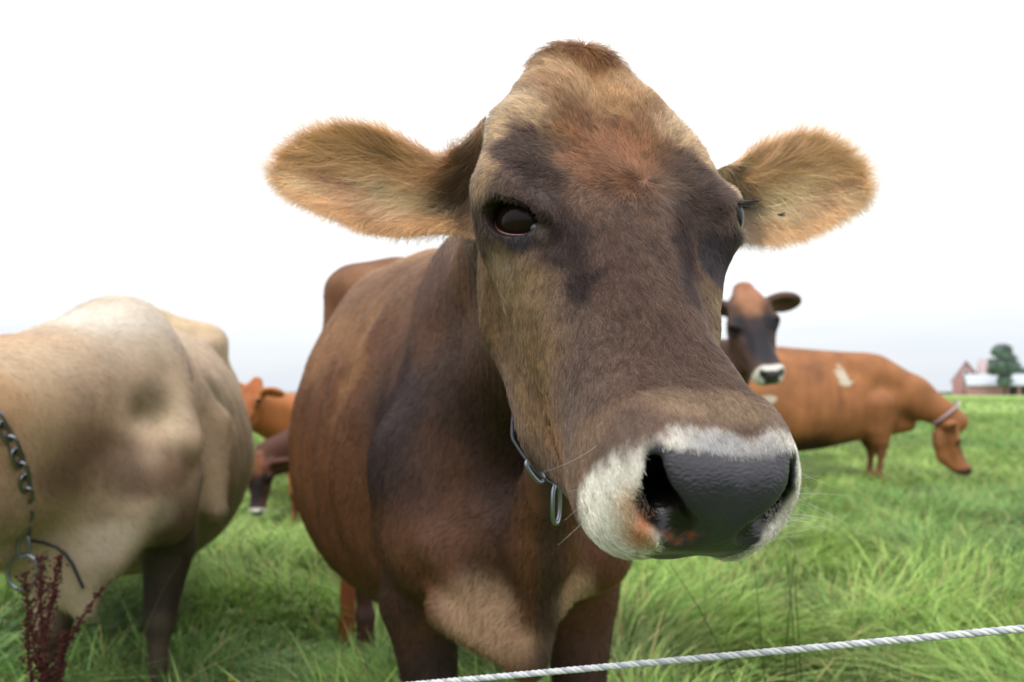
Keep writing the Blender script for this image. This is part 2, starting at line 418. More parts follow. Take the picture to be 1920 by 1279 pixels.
def ribs(Q):                                       # ribs showing faintly through the flank
    y = Q[:, 1] + .14 * (1.0 - Q[:, 2]) * .6
    return (.0042 * np.sin(y * 2 * pi / .098) * sstep(-.12, -.28, y) * sstep(-1.05, -.85, y) * sstep(.52, .70, Q[:, 2]) * sstep(1.20, 1.05, Q[:, 2]) * sstep(.12, .2, np.abs(Q[:, 0]))).astype(f32)
def hero_sdf(P):
    Q = to_body(P); s = trunk_sdf(Q); legs_sdf(Q, s, (.0, .05), (.1, -.05), .12)
    # chest in front: point of shoulder, brisket with its hanging fold
    s.u(cap(P, (-.15, 1.32, .82), (-.135, 1.28, .70), .06, .055), .10)
    s.u(cap(P, (.13, 1.25, .80), (.13, 1.2, .68), .06, .05), .07)
    s.u(ell(P, (.015, 1.225, .685), (.145, .070, .070)), .05)
    s.u(cap(P, (-.105, 1.20, .685), (-.02, 1.16, .60), .028, .026), .03); s.u(cap(P, (.120, 1.19, .69), (.06, 1.15, .62), .024, .022), .03)
    s.u(cap(P, (.01, 1.20, .70), (.026, 1.13, .545), .07, .022), .035)
    s.u(cap(P, (-.10, 1.20, .60), (.015, 1.14, .545), .03, .022), .03)
    # neck
    s.u(cap(P, (-.02, 1.42, 1.06), (.045, 1.00, 1.15), .120, .085), .08)
    s.u(cap(P, (.01, 1.32, .90), (.06, .93, 1.03), .120, .075), .08)
    s.u(cap(P, (.035, 1.00, 1.15), (.075, .87, 1.17), .088, .07), .06)
    # tail hanging to the side
    s.u(cap(P, (-.40, 3.03, 1.20), (-.50, 3.10, .95), .03, .022), .04); s.u(cap(P, (-.50, 3.04, .95), (-.585, 2.95, .42), .022, .018), .02); s.u(cap(P, (-.585, 2.95, .42), (-.592, 2.90, .04), .026, .030), .02)
    # dewlap sheet
    s.u(cap(P, (.075, .90, .95), (.050, 1.06, .78), .040, .038), .05)
    s.u(cap(P, (.050, 1.06, .78), (.030, 1.125, .57), .034, .022), .03)
    s.u(cap(P, (.040, 1.12, .72), (.02, 1.25, .66), .05, .06), .05)
    s.d = s.d + ribs(Q)
    s.d = s.d + ((fbm(P, 6.5, 3, 15) - .5) * .018).astype(f32)
    return s.d
def ear_sheet(st, dep, thick=.006, cup=.02, nrm=None, nu=40, nv=28):
    """closed, cupped ear of real thickness; st = stations (top, bottom) seen at the depths dep"""
    top = np.array([at(a[0], a[1], d) for (a, b), d in zip(st, dep)]); bot = np.array([at(b[0], b[1], d) for (a, b), d in zip(st, dep)])
    u = np.linspace(0, len(st) - 1, nu); k = np.arange(len(st))
    it = lambda X: np.stack([np.interp(u, k, X[:, j]) for j in range(3)], 1)
    T, Bm = it(top), it(bot)
    for _ in range(3):
        for X in (T, Bm): X[1:-1] = (X[:-2] + 2 * X[1:-1] + X[2:]) / 4
    v = np.linspace(-1, 1, nv); vv = np.sin(v * pi / 2)
    mid = (T + Bm) / 2; hf = (T - Bm) / 2
    Pm = mid[:, None] + hf[:, None] * vv[None, :, None]
    wd = np.linalg.norm(hf, axis=1)[:, None]; n0 = unit(A3(*nrm))
    uu = np.linspace(0, 1, nu)[:, None]
    depth = cup * (1 - vv[None] ** 2) * (1.25 - .9 * uu) * np.clip(wd / .05, 0, 1)
    th = thick * np.sqrt(np.clip(1 - vv[None] ** 2, 0, 1)) * (1 + 2.5 * np.clip(1 - uu * 5, 0, 1)) * np.clip((1 - uu) * 12, 0, 1) ** .5
    Fr = Pm - n0 * depth[..., None]; Bk = Fr - n0 * (th[..., None] + .0005) * 2
    V = np.concatenate([Fr.reshape(-1, 3), Bk.reshape(-1, 3)]).astype(f32); m = nu * nv; Fc = []
    g = lambda i, j: i * nv + j
    for i in range(nu - 1):
        for j in range(nv - 1):
            Fc.append((g(i, j), g(i, j + 1), g(i + 1, j + 1), g(i + 1, j)))
            Fc.append((m + g(i, j), m + g(i + 1, j), m + g(i + 1, j + 1), m + g(i, j + 1)))
        for j in (0, nv - 1):
            a = (g(i, j), g(i + 1, j), m + g(i + 1, j), m + g(i, j)); Fc.append(a if j == 0 else a[::-1])
    for j in range(nv - 1):
        a = (g(nu - 1, j), g(nu - 1, j + 1), m + g(nu - 1, j + 1), m + g(nu - 1, j)); Fc.append(a)
    q_ = np.array(Fc); nf = np.cross(V[q_[:, 2]] - V[q_[:, 0]], V[q_[:, 3]] - V[q_[:, 1]]); fr_ = (q_ < m).all(1)
    if (nf[fr_] @ n0).mean() < 0: Fc = q_[:, ::-1].tolist()
    uvs = np.stack([np.broadcast_to(uu, (nu, nv)).ravel(), np.broadcast_to(vv[None], (nu, nv)).ravel()], 1)
    uvs = np.concatenate([uvs, uvs]); front = np.r_[np.ones(m), np.zeros(m)]
    ax = unit(mid[-1] - mid[0]); up = unit(hf[nu // 2]); 
    return V, np.array(Fc), uvs.astype(f32), front, ax, up, n0
EAR_L = [((912, 215), (905, 445)), ((875, 262), (880, 440)), ((838, 298), (852, 435)), ((795, 284), (805, 436)), ((745, 252), (750, 443)), ((695, 236), (692, 432)), ((640, 238), (640, 408)), ((590, 252), (588, 382)), ((552, 274), (552, 358)), ((532, 300), (533, 335))]
DEP_L = [.86, .86, .86, .86, .86, .86, .86, .865, .87, .87]
EAR_R = [((1340, 320), (1340, 430)), ((1372, 306), (1378, 436)), ((1405, 290), (1402, 444)), ((1440, 270), (1440, 447)), ((1488, 254), (1488, 440)), ((1535, 262), (1532, 418)), ((1574, 280), (1572, 396)), ((1600, 306), (1600, 374)), ((1612, 335), (1612, 350))]
DEP_R = [.87, .89, .91, .93, .95, .97, .985, 1.0, 1.0]
t0 = time.time()
hero = thing('cow', 'large dark faced brown cow with white muzzle, close up behind the rope', 'cow', tuple(BO), 'brown cows of the herd')
def neckplane(P): return to_head(P)[:, 1] * 1.0
H_LO, H_HI = from_head([(0, 0, 0)])[0], None
def head_only(P):
    Q = to_head(P); d = head_sdf(Q)
    return smin(d, hero_sdf(P), .045)
hv, hf_ = mesh_sdf(lambda P: np.maximum(head_only(P), np.maximum(-to_head(P)[:, 1] - .075, P[:, 1] - 1.02)), (-.14, .40, .74), (.34, 1.04, 1.38), .0026)
hv = smooth(hv, hf_, 1, .5)
bv, bf_ = mesh_sdf(lambda P: smin(hero_sdf(P), head_sdf(to_head(P)) + .003, .045) + .0008, (-1.05, .80, -.10), (.50, 3.25, 1.36), .009)
bv = smooth(bv, bf_, 2, .5)
# the head stays one shell, the coarser body shell ends just inside it
kq = to_head(bv); keep = ~((bv[:, 1] < 1.0) & (kq[:, 1] > -.055) & (np.abs(bv[:, 0] - .09) < .25) & (bv[:, 2] > .76))
bf_ = bf_[keep[bf_].all(1)]
def K(r, g, b, f=.66): return lin(r, g, b) * f
def hero_head_col(Q):
    """coat pattern of the head in its own frame"""
    n1 = (fbm(Q, 60, 3, 1) - .5)[:, None]; jit = (np.stack([fbm(Q, 35, 3, o) for o in (3, 4, 5)], 1) - .5) * .030
    M = np.stack([np.abs(Q[:, 0] + .004), Q[:, 1], Q[:, 2]], 1)
    c = blobs(M, K(118, 96, 84), [
        ((0, .38, -.03), (.07, .16, .05), K(106, 82, 69), 1), ((0, .30, -.03), (.055, .12, .04), K(104, 80, 68), .8),
        # cheek and jaw, olive to warm brown
        ((.09, .26, -.10), (.05, .085, .055), K(152, 124, 90), .95), ((.08, .30, -.15), (.05, .10, .07), K(146, 112, 74), .8), ((.075, .36, -.15), (.035, .06, .04), K(150, 108, 70), .75),
        ((.09, .17, -.16), (.05, .09, .07), K(132, 100, 66), .9), ((.06, .15, -.24), (.07, .2, .05), K(105, 76, 50), .9), ((0, .25, -.22), (.05, .2, .05), K(100, 75, 52), .9),
        ((.10, .225, -.075), (.03, .03, .018), K(150, 125, 95), .8),
        # crown and forehead
        ((0, .10, .01), (.11, .10, .07), K(168, 122, 86), .95), ((0, .03, .02), (.10, .07, .07), K(206, 160, 112), 1), ((0, -.025, .015), (.075, .032, .06), K(186, 132, 90), .75),
        ((.014, .135, -.01), (.035, .060, .05), K(170, 114, 80), .85), ((.03, .20, -.02), (.04, .05, .03), K(140, 108, 90), .5),
        # dark patch over the brow, running in beside the bridge
        ((.080, .140, .002), (.046, .036, .03), K(104, 82, 74), .8), ((.092, .160, -.010), (.040, .045, .034), K(94, 74, 67), .8), ((.070, .195, -.025), (.036, .050, .030), K(76, 58, 53), .9), ((.052, .235, -.040), (.022, .04, .03), K(56, 42, 40), .95),
        ((.045, .275, -.050), (.018, .035, .025), K(56, 42, 42), .9), ((.088, .20, -.045), (.03, .03, .03), K(92, 78, 72), .5), ((.112, .17, -.07), (.022, .05, .05), K(80, 62, 55), .8),
        # cream arc along the brow edge
        ((.080, .095, .010), (.034, .034, .026), K(236, 204, 164), .95), ((.104, .118, -.001), (.020, .034, .022), K(238, 204, 162), .95), ((.117, .148, -.014), (.014, .040, .020), K(228, 190, 148), .95), ((.124, .175, -.030), (.010, .03, .02), K(190, 155, 118), .8),
        # ring around the eye
        ((.098, .212, -.046), (.030, .032, .024), K(44, 36, 38), .95), ((.088, .232, -.050), (.018, .02, .016), K(66, 60, 66), .9), ((.105, .224, -.082), (.022, .022, .009), K(165, 142, 115), .55),
        # tan fade before the white
        ((0, .425, -.03), (.06, .022, .03), K(165, 140, 115), .8), ((.065, .415, -.09), (.03, .022, .06), K(150, 118, 92), .5),
    ], jit)
    # white muzzle band with an uneven edge
    yb = .449 - .30 * np.clip(-Q[:, 2] - .05, 0, .06) + .006 * np.sin(Q[:, 0] * 90) + (fbm(Q, 90, 3, 9) - .5) * .022
    wm = sstep(-.006, .008, Q[:, 1] - yb)[:, None]; c = c * (1 - wm) + K(234, 227, 216, .82) * wm
    sp = sstep(.70, .76, fbm(Q, 260, 2, 12))[:, None] * wm * .6; c = c * (1 - sp) + K(120, 105, 100) * sp
    gz_ = np.linalg.norm((Q - A3(.004, .458, -.036)) / A3(.046, .020, .022), axis=1); gz_ = ((1 - sstep(.45, 1.15, gz_)) * .75 * wm[:, 0])[:, None]; c = c * (1 - gz_) + K(118, 120, 128) * gz_
    # rusty stain below the left nostril
    d = np.linalg.norm((Q + jit * .6 - A3(-.047, .476, -.098)) / A3(.014, .02, .022), axis=1); c = c + (K(205, 120, 62) - c) * ((1 - sstep(.3, 1.25, d)) * .9 * wm[:, 0])[:, None]
    d = np.linalg.norm((Q + jit * .6 - A3(-.058, .466, -.082)) / A3(.009, .02, .016), axis=1); c = c + (K(205, 140, 85) - c) * ((1 - sstep(.3, 1.25, d)) * .7 * wm[:, 0])[:, None]
    pw = (1 - wm) * .5; c = c * (1 - pw) + (c ** 1.18) * 1.30 * pw
    return c * (1 + n1 * .7) * (1 + (vnoise(Q, 420, 2)[:, None] - .5) * .22)
def nostril_d(Q):
    M = warp(Q); M[:, 0] = np.abs(M[:, 0])
    return np.minimum(cap(M, (.054, .455, -.052), (.050, .478, -.072), .0065, .010), cap(M, (.050, .478, -.072), (.030, .492, -.083), .010, .012))
def pad_mask(Q):
    x = np.abs(Q[:, 0]); z = Q[:, 2]; j = (fbm(Q, 160, 2, 6) - .5) * .006
    lim = np.interp(z, [-.15, -.118, -.100, -.085, -.070, -.045, -.02], [.034, .032, .034, .040, .047, .049, .047])
    a = sstep(-.0015, .0025, lim - x + j)
    lim = lim + .014 * sstep(-.045, -.080, z) * (Q[:, 0] > 0)
    top = np.interp(x, [0, .03, .046], [.466, .464, .458]) ; b = sstep(-.004, .002, Q[:, 1] - top + j + np.clip(-.055 - z, 0, .02) * 1.2)
    n = 1 - sstep(.0015, .006, nostril_d(Q) + j * .6)
    return np.maximum(a * b * (Q[:, 1] > .44), n * (Q[:, 1] > .43))
def eye_dist(Q): return np.minimum(*[np.linalg.norm(Q - c, axis=1) for c in EYEC])
def hero_body_col(P):
    n1 = (fbm(P, 9, 3, 21) - .5)[:, None]; jit = (np.stack([fbm(P, 6, 3, o) for o in (23, 24, 25)], 1) - .5) * .24
    q = to_body(P)
    c = blobs(q, K(116, 74, 50), [
        ((0, -.7, .40), (.5, .8, .22), K(96, 64, 46), .85), ((0, -.7, 1.28), (.35, .7, .14), K(178, 128, 84), .85),
        ((-.30, -.50, 1.08), (.14, .26, .14), K(172, 124, 82), .7), ((-.26, -.26, 1.02), (.10, .06, .24), K(164, 116, 76), .7), ((-.30, -.40, .95), (.10, .05, .22), K(160, 112, 74), .5), ((-.36, -.62, .74), (.15, .4, .18), K(140, 94, 62), .7),
        ((-.25, -.1, 1.18), (.16, .2, .1), K(150, 108, 78), .6),
        ((-.22, .08, .90), (.17, .24, .26), K(44, 30, 30), .97), ((-.16, .10, 1.12), (.13, .20, .16), K(86, 58, 50), .75), ((-.1, .3, .85), (.18, .17, .26), K(52, 35, 32), .85),
        ((-.20, .06, .62), (.13, .16, .14), K(60, 40, 33), .75), ((0, .05, .22), (.5, .35, .44), K(44, 30, 27), .97), ((0, -1.3, .25), (.5, .5, .42), K(70, 44, 34), .9),
        ((-.15, -1.25, 1.15), (.25, .3, .2), K(150, 104, 70), .8)], jit)
    br_ = blobs(P, (0, 0, 0), [((-.050, 1.16, .622), (.074, .16, .055), A3(1, 1, 1), 1), ((.092, 1.14, .640), (.045, .14, .055), A3(1, 1, 1), 1), ((.0, 1.14, .585), (.06, .16, .04), A3(1, 1, 1), .8)], jit * .22)[:, :1]
    c = c * (1 - br_) + K(190, 152, 124) * br_
    tipb = (1 - sstep(.5, 1.2, np.linalg.norm((P - A3(.03, 1.12, .535)) / A3(.05, .12, .045), axis=1)))[:, None]; c = c * (1 - .7 * tipb) + K(104, 74, 60) * .7 * tipb
    c2 = 0 * c #(P, (0, 0, 0), [((-.055, 1.16, .635), (.100, .14, .070), K(192, 154, 126), 1), ((.10, 1.14, .655), (.065, .12, .075), K(192, 154, 126), 1), ((.02, 1.14, .60), (.09, .14, .055), K(180, 142, 114), 1), ((.03, 1.12, .545), (.04, .09, .04), K(120, 88, 70), 1)], jit * .16)
    # neck and the dark stripe of the dewlap
    nk = blobs(P, (0, 0, 0), [((.04, 1.0, 1.05), (.16, .22, .24), A3(1, 1, 1), 1)])[:, :1]; c = c * (1 - nk) + K(84, 56, 42) * nk
    st = 1 - sstep(.008, .028, np.abs(P[:, 0] - (.052 + .03 * (1.05 - P[:, 1])))); st = (st * (P[:, 1] < 1.16) * (P[:, 1] > .9) * sstep(.95, .85, P[:, 2]))[:, None]; c = c * (1 - .65 * st) + K(60, 50, 50) * .65 * st
    tl_ = (1 - sstep(.045, .07, np.linalg.norm((P - A3(-.588, 2.92, 0)) * A3(1, .6, 0), axis=1)))[:, None] * (P[:, 2:3] < .5); c = c * (1 - tl_) + K(150, 84, 44) * tl_
    sc_ = (1 - sstep(.4, 1.2, np.linalg.norm((P + jit * .05 - A3(-.47, 2.12, .665)) / A3(.03, .06, .012), axis=1)))[:, None] * .6; c = c * (1 - sc_) + K(214, 196, 176) * sc_
    hd = sstep(-.02, .08, to_head(P)[:, 1])[:, None] * 0
    return c * (1 + n1 * .5) * (1 + (vnoise(P * A3(1, 1, .35), 130, 2)[:, None] - .5) * .28)
def hero_col(P):
    Q = to_head(P); ch = hero_head_col(Q); cb = hero_body_col(P)
    d = head_sdf(Q) - hero_sdf(P); w_ = sstep(-.02, .02, -d)[:, None]
    return cb * (1 - w_) + ch * w_
def hide(name, fine=1.0):
    """short coat: colour from the animal's pattern, wet leather where the nose is"""
    def b_(t, b):
        N, L = t.nodes, t.links
        a = N.new('ShaderNodeAttribute'); a.attribute_name = 'wet'
        r = N.new('ShaderNodeMapRange'); L.new(a.outputs['Fac'], r.inputs[0]); r.inputs[3].default_value = .62; r.inputs[4].default_value = .31; L.new(r.outputs[0], b.inputs['Roughness'])
        tc_ = N.new('ShaderNodeTexCoord')
        v = N.new('ShaderNodeTexVoronoi'); v.feature = 'SMOOTH_F1'; v.inputs['Scale'].default_value = 330; mp_ = N.new('ShaderNodeMapping'); mp_.inputs['Scale'].default_value = (.8, 1, 1.5)
        wv = N.new('ShaderNodeTexNoise'); wv.inputs['Scale'].default_value = 60; 
        ad = N.new('ShaderNodeVectorMath'); ad.operation = 'MULTIPLY_ADD'; L.new(wv.outputs['Color'], ad.inputs[0]); ad.inputs[1].default_value = (.012, .012, .012); L.new(tc_.outputs['Object'], wv.inputs[0]); L.new(tc_.outputs['Object'], ad.inputs[2])
        L.new(ad.outputs[0], mp_.inputs[0]); L.new(mp_.outputs[0], v.inputs['Vector'])
        n = N.new('ShaderNodeTexNoise'); n.inputs['Scale'].default_value = 420 * fine; n.inputs['Detail'].default_value = 4; mp2 = N.new('ShaderNodeMapping'); mp2.inputs['Scale'].default_value = (1, 1, .4); L.new(tc_.outputs['Object'], mp2.inputs[0]); L.new(mp2.outputs[0], n.inputs[0])
        m = N.new('ShaderNodeMix'); L.new(a.outputs['Fac'], m.inputs['Factor']); L.new(n.outputs[0], m.inputs[2]); inv = N.new('ShaderNodeMath'); inv.operation = 'MULTIPLY'; inv.inputs[1].default_value = -.7; L.new(v.outputs[0], inv.inputs[0]); L.new(inv.outputs[0], m.inputs[3])
        bp = N.new('ShaderNodeBump'); bp.inputs['Strength'].default_value = .55; bp.inputs['Distance'].default_value = .0011; L.new(m.outputs[0], bp.inputs['Height']); L.new(bp.outputs[0], b.inputs['Normal'])
        sh = N.new('ShaderNodeMapRange'); L.new(a.outputs['Fac'], sh.inputs[0]); sh.inputs[3].default_value = .25; sh.inputs[4].default_value = .5; L.new(sh.outputs[0], b.inputs['Specular IOR Level'])
    return mat(name, rough=.6, spec=.3, vcol=True, build=b_)
HIDE = hide('coat'); FUR = fur_mat('fur')
# ---- colours of the head shell
hQ = to_head(hv); hc = hero_col(hv); pm = pad_mask(hQ)[:, None]
padc = K(52, 50, 60) * (1 + (fbm(hQ, 45, 3, 31)[:, None] - .5) * .5); hole = sstep(-.0035, -.008, head_sdf(hQ, False))[:, None]
crust = (sstep(.50, .62, fbm(hQ, 150, 3, 33)) * (1 - sstep(.4, 1.2, np.linalg.norm((hQ - A3(-.034, .488, -.094)) / A3(.018, .03, .016), axis=1))))[:, None]
padc = padc * (1 - crust) + K(120, 116, 120) * crust * 1.0
rst = (sstep(.48, .6, fbm(hQ, 170, 3, 36)) * (1 - sstep(.4, 1.2, np.linalg.norm((hQ - A3(-.026, .49, -.085)) / A3(.016, .03, .014), axis=1))))[:, None]
padc = padc * (1 - rst) + K(140, 68, 30) * rst
padc = padc * (1 - hole) + (K(16, 12, 12) + K(96, 44, 22) * rst * .6) * hole; hc = hc * (1 - pm) + padc * pm; hc = hc * (1 - hole * (hQ[:, 1:2] > .43)) + K(16, 12, 12) * hole * (hQ[:, 1:2] > .43)
ed = eye_dist(hQ); lidm = (1 - sstep(.0225, .030, ed))[:, None]; hc = hc * (1 - lidm) + K(46, 42, 48) * lidm
hwet = np.maximum(pm[:, 0], lidm[:, 0] * .9)
hn = vnormals(hv, hf_)
# ---- ears
ears = []
for st, dp, nn, cu in ((EAR_L, DEP_L, (.12, -1, .05), .030), (EAR_R, DEP_R, (-.30, -1, .05), .024)):
    ears.append(ear_sheet(st, dp, nrm=nn, cup=cu))
def ear_col(P, uv, o=0):
    u, v = uv[:, 0], uv[:, 1]
    lk = np.stack([u * 4 + v * 2.2, v * 9 - u * 5, u * 0 + o], 1); n = fbm(lk, 1.5, 3, 41 + o); n2 = vnoise(lk, 5, 44 + o)
    c = blobs(np.stack([u, v, 0 * u], 1), K(230, 186, 140, 1), [((.3, .1, 0), (.3, .5, 1), K(222, 200, 160, 1), .9), ((.30, .75, 0), (.5, .28, 1), K(196, 150, 106, 1), .85), ((.8, .75, 0), (.4, .3, 1), K(222, 176, 120, 1), .7),
        ((.60, .16, 0), (.15, .10, 1), K(132, 72, 58, 1), .7), ((.6, -.30, 0), (.36, .22, 1), K(238, 198, 164, 1), .9), ((.43, -.50, 0), (.045, .10, 1), K(190, 92, 48, 1), .95), ((.8, -.2, 0), (.2, .3, 1), K(240, 214, 172, 1), .8), ((.08, .1, 0), (.12, 1.4, 1), K(70, 54, 44, 1), .85)],
        np.stack([(n - .5) * .2, (n - .5) * .5, 0 * n], 1))
    return np.minimum(c * (.28 + 1.35 * n * (.75 + .5 * n2))[:, None], .95)
shell = [(hv, hf_, hc), (bv, bf_, hero_body_col(bv))]
wet = [hwet, np.zeros(len(bv))]
for k, (V, F_, uv, fr, ax, up, nn) in enumerate(ears):
    cc = ear_col(V, uv, k) * np.where(fr > 0, .6, .45)[:, None]; shell.append((V, F_, cc)); wet.append(np.zeros(len(V)))
BV, BFc, BC = join(shell)
tag(mesh_obj('body', BV, BFc, HIDE, hero, BC, loc=BO, attrs={'wet': np.concatenate(wet)}))
# ---- face fur
def hero_fur(n, seed, name):
    ok = sstep(.029, .034, ed) * (1 - sstep(.1, .5, pm[:, 0])) * sstep(1.0, .9, hv[:, 1])
    cdir = unit(A3(*cam.location) - hv); ok = ok * ((hn * cdir).sum(1) > -.35)
    ti, wt = fur_sample(hv, hf_, n, ok, seed)
    bl = lambda A: (A[ti] * wt[..., None]).sum(1)
    P = bl(hv); Nn = unit(bl(hn)); Q = to_head(P); x, y, z = Q.T
    W = A3(.022, .168, -.012); dq = Q - W; r = np.linalg.norm(dq, axis=1)
    away = dq / (r[:, None] + 1e-5); fwd = A3(0, 1, -.1) * np.ones_like(Q)
    top = sstep(.06, .0, y - .16)[:, None]; side = sstep(.055, .1, np.abs(x))[:, None] * sstep(.0, -.05, z)[:, None]
    D = away * (.25 + .75 * top) + fwd * (1 - top) * .9; D = D * (1 - side * .75) + A3(0, .25, -.8) * side * .75
    sw = np.stack([vnoise(Q, 55, o) for o in (51, 52, 53)], 1) - .5; D = unit(D) + sw * .65 + (np.stack([vnoise(Q, 240, o) for o in (54, 55, 56)], 1) - .5) * .55
    Dw = D @ HR.T
    ln = .0056 + .006 * sstep(.15, .04, y) + .006 * sstep(.06, -.01, y) + .004 * (1 - sstep(.02, .06, r)) - .0016 * sstep(.40, .44, y) + .004 * sstep(-.10, -.125, z) * sstep(.40, .44, y)
    ln = ln * (.65 + .7 * np.random.default_rng(seed).random(len(P)))
    pol = sstep(.015, -.01, y) * sstep(.08, .05, np.abs(x)); ln = ln * (1 + .2 * pol); pd = A3(0, 1, -.4) + A3(1, 0, 0) * (np.clip((x - .01) * 28, -1.4, 1.4))[:, None]; Dw = unit(Dw) * (1 - pol[:, None]) + unit(pd @ HR.T) * pol[:, None]; cu_ = (np.stack([vnoise(Q, 75, o) for o in (58, 59, 60)], 1) - .5) * (.8 * pol)[:, None]; Dw = unit(Dw) + cu_ @ HR.T; fo_ = sstep(.075, .02, np.abs(y - .06)) * sstep(.10, .04, np.abs(x)); Dw = Dw + ((np.stack([vnoise(Q, 110, o) for o in (68, 69, 70)], 1) - .5) * (1.3 * fo_)[:, None]) @ HR.T
    lift = .42 - .20 * sstep(.05, .0, y) - .15 * sstep(.40, .44, y) + .25 * (1 - sstep(.0, .02, r))
    col = hero_head_col(Q); g = np.random.default_rng(seed + 1).random((len(P), 1)); col = col * (.55 + 1.0 * g ** 1.5) * 1.18
    gr = sstep(.5, .75, vnoise(Q * A3(2.2, 1, 1), 210, 57))[:, None]; col = col * (1 - .42 * gr * sstep(.42, .36, y)[:, None]); lk_ = vnoise(Q, 75, 58)[:, None]; col = col * (1 - pol[:, None] * .25 * sstep(.55, .3, lk_))
    return fur_obj(name, P - BO, Nn, unit(Dw), ln, col, FUR, hero, .00021, .00005, 4, lift, .2, seed)
hero_fur(300000, 11, 'face_fur')
def body_fur(n, seed):
    nb_ = vnormals(bv, bf_); cdir = unit(A3(*cam.location) - bv); ok = ((nb_ * cdir).sum(1) > -.3) * sstep(2.7, 1.6, bv[:, 1]) * (bv[:, 2] > .4) / np.maximum(bv[:, 1], .5) ** 1.2
    ti, wt = fur_sample(bv, bf_, n, ok, seed); bl = lambda A: (A[ti] * wt[..., None]).sum(1); P = bl(bv); Nn = unit(bl(nb_)); r = np.random.default_rng(seed)
    D = unit(-BF * .6 + A3(0, 0, -.8) + (np.stack([vnoise(P, 14, o) for o in (61, 62, 63)], 1) - .5) * 1.1 + (np.stack([vnoise(P, 70, o) for o in (64, 65, 66)], 1) - .5) * .6)
    col = hero_body_col(P) * (.45 + 1.25 * r.random((n, 1)) ** 1.6) * 1.12 * (.8 + .4 * vnoise(P * A3(1, 1, .35), 60, 77)[:, None])
    fur_obj('coat_fur', P - BO, Nn, D.astype(f32), .010 * (.6 + .8 * r.random(n)), col, FUR, hero, .00032, .00010, 3, .35, .2, seed)
body_fur(170000, 21)
for k, (V, F_, uv, fr, ax, up, nn) in enumerate(ears):
    m_ = V.shape[0]; nrm_ = vnormals(V, F_)
    ti, wt = fur_sample(V, F_, 42000, (fr * 1.0 + .35), 60 + k); bl = lambda A: (A[ti] * (wt[..., None] if A.ndim > 1 else wt)).sum(1)
    P = bl(V); U = bl(uv); Fm = bl(fr); Nn = unit(bl(nrm_)); u, v = U.T
    a_ = np.broadcast_to(ax, P.shape); b_ = np.broadcast_to(up, P.shape)
    wv = (v[:, None] + 1) / 2
    dr = a_ * (.75 + .25 * np.abs(v[:, None])) + b_ * np.where(v[:, None] > 0, np.interp(v, [0, .45, .8, 1], [-.75, -.55, .25, .9])[:, None], np.interp(v, [-1, -.6, 0], [-1.3, -.8, -.75])[:, None])
    nearr = sstep(.22, .02, u)[:, None]; dr = dr * (1 - nearr) + (a_ * .35 - b_ * 1.0) * nearr
    tipf = sstep(.8, 1., u)[:, None]; dr = dr + a_ * tipf * 1.2
    cs = np.stack([u * 9, v * 5, 0 * u], 1)
    dr = unit(dr) + (vnoise(cs, 1.6, 71 + k)[:, None] - .5) * b_ * 1.0 + (vnoise(cs, 5, 73 + k)[:, None] - .5) * b_ * .7 + (vnoise(cs, 5, 75 + k)[:, None] - .5) * a_ * .4
    edge = sstep(.6, 1, np.abs(v)); L_ = np.where(Fm > .5, .033 + .012 * sstep(.9, .3, u) * sstep(-.6, 0, v), .015) ; L_ = L_ * (1 - .45 * edge) * (1 - .2 * tipf[:, 0]) * (.6 + .7 * rng.random(len(P)))
    bare = (1 - sstep(.35, 1.1, np.linalg.norm((U - (.58, -.40)) / (.30, .17), axis=1))); L_ = L_ * (1 - .45 * bare)
    bare2 = (1 - sstep(.35, 1.1, np.linalg.norm((U - (.42, -.52)) / (.06, .12), axis=1))); L_ = L_ * (1 - .7 * bare2)
    col = ear_col(P, U, k) * (.55 + 1.0 * rng.random((len(P), 1)) ** 1.4) * np.where(Fm > .5, 1.15, .8)[:, None]
    fur_obj('ear_fur', P - BO, Nn, dr.astype(f32), L_, col, FUR, hero, .00022, .00005, 5, .46 + .1 * (1 - edge), .35, 80 + k)
# ---- eyes
def glass(t, b):
    b.inputs['IOR'].default_value = 1.33
EYEM = mat('eye_dark', (.012, .006, .005), .08, .28, build=glass)
RIM = mat('lid_rim', lin(180, 120, 110) * .28, .3, .5); CAN = mat('eye_corner', lin(96, 98, 112) * .5, .3, .5)
LASH = mat('lashes', (.012, .010, .012), .5)
def sphere(c, r, n=24, m=14, sc=(1, 1, 1), R=None):
    V = [(0, 0, 1)]; F = []
    for i in range(1, m):
        for j in range(n):
            a, t = 2 * pi * j / n, pi * i / m; V.append((sin(t) * cos(a), sin(t) * sin(a), cos(t)))
    V.append((0, 0, -1)); V = np.array(V) * np.array(sc) * r
    if R is not None: V = V @ np.asarray(R).T
    for j in range(n): F.append((0, 1 + j, 1 + (j + 1) % n)); F.append((len(V) - 1, 1 + (m - 2) * n + (j + 1) % n, 1 + (m - 2) * n + j))
    for i in range(m - 2):
        for j in range(n): a = 1 + i * n + j; b = 1 + i * n + (j + 1) % n; F.append((a, a + n, b + n, b))
    return V + np.array(c), F
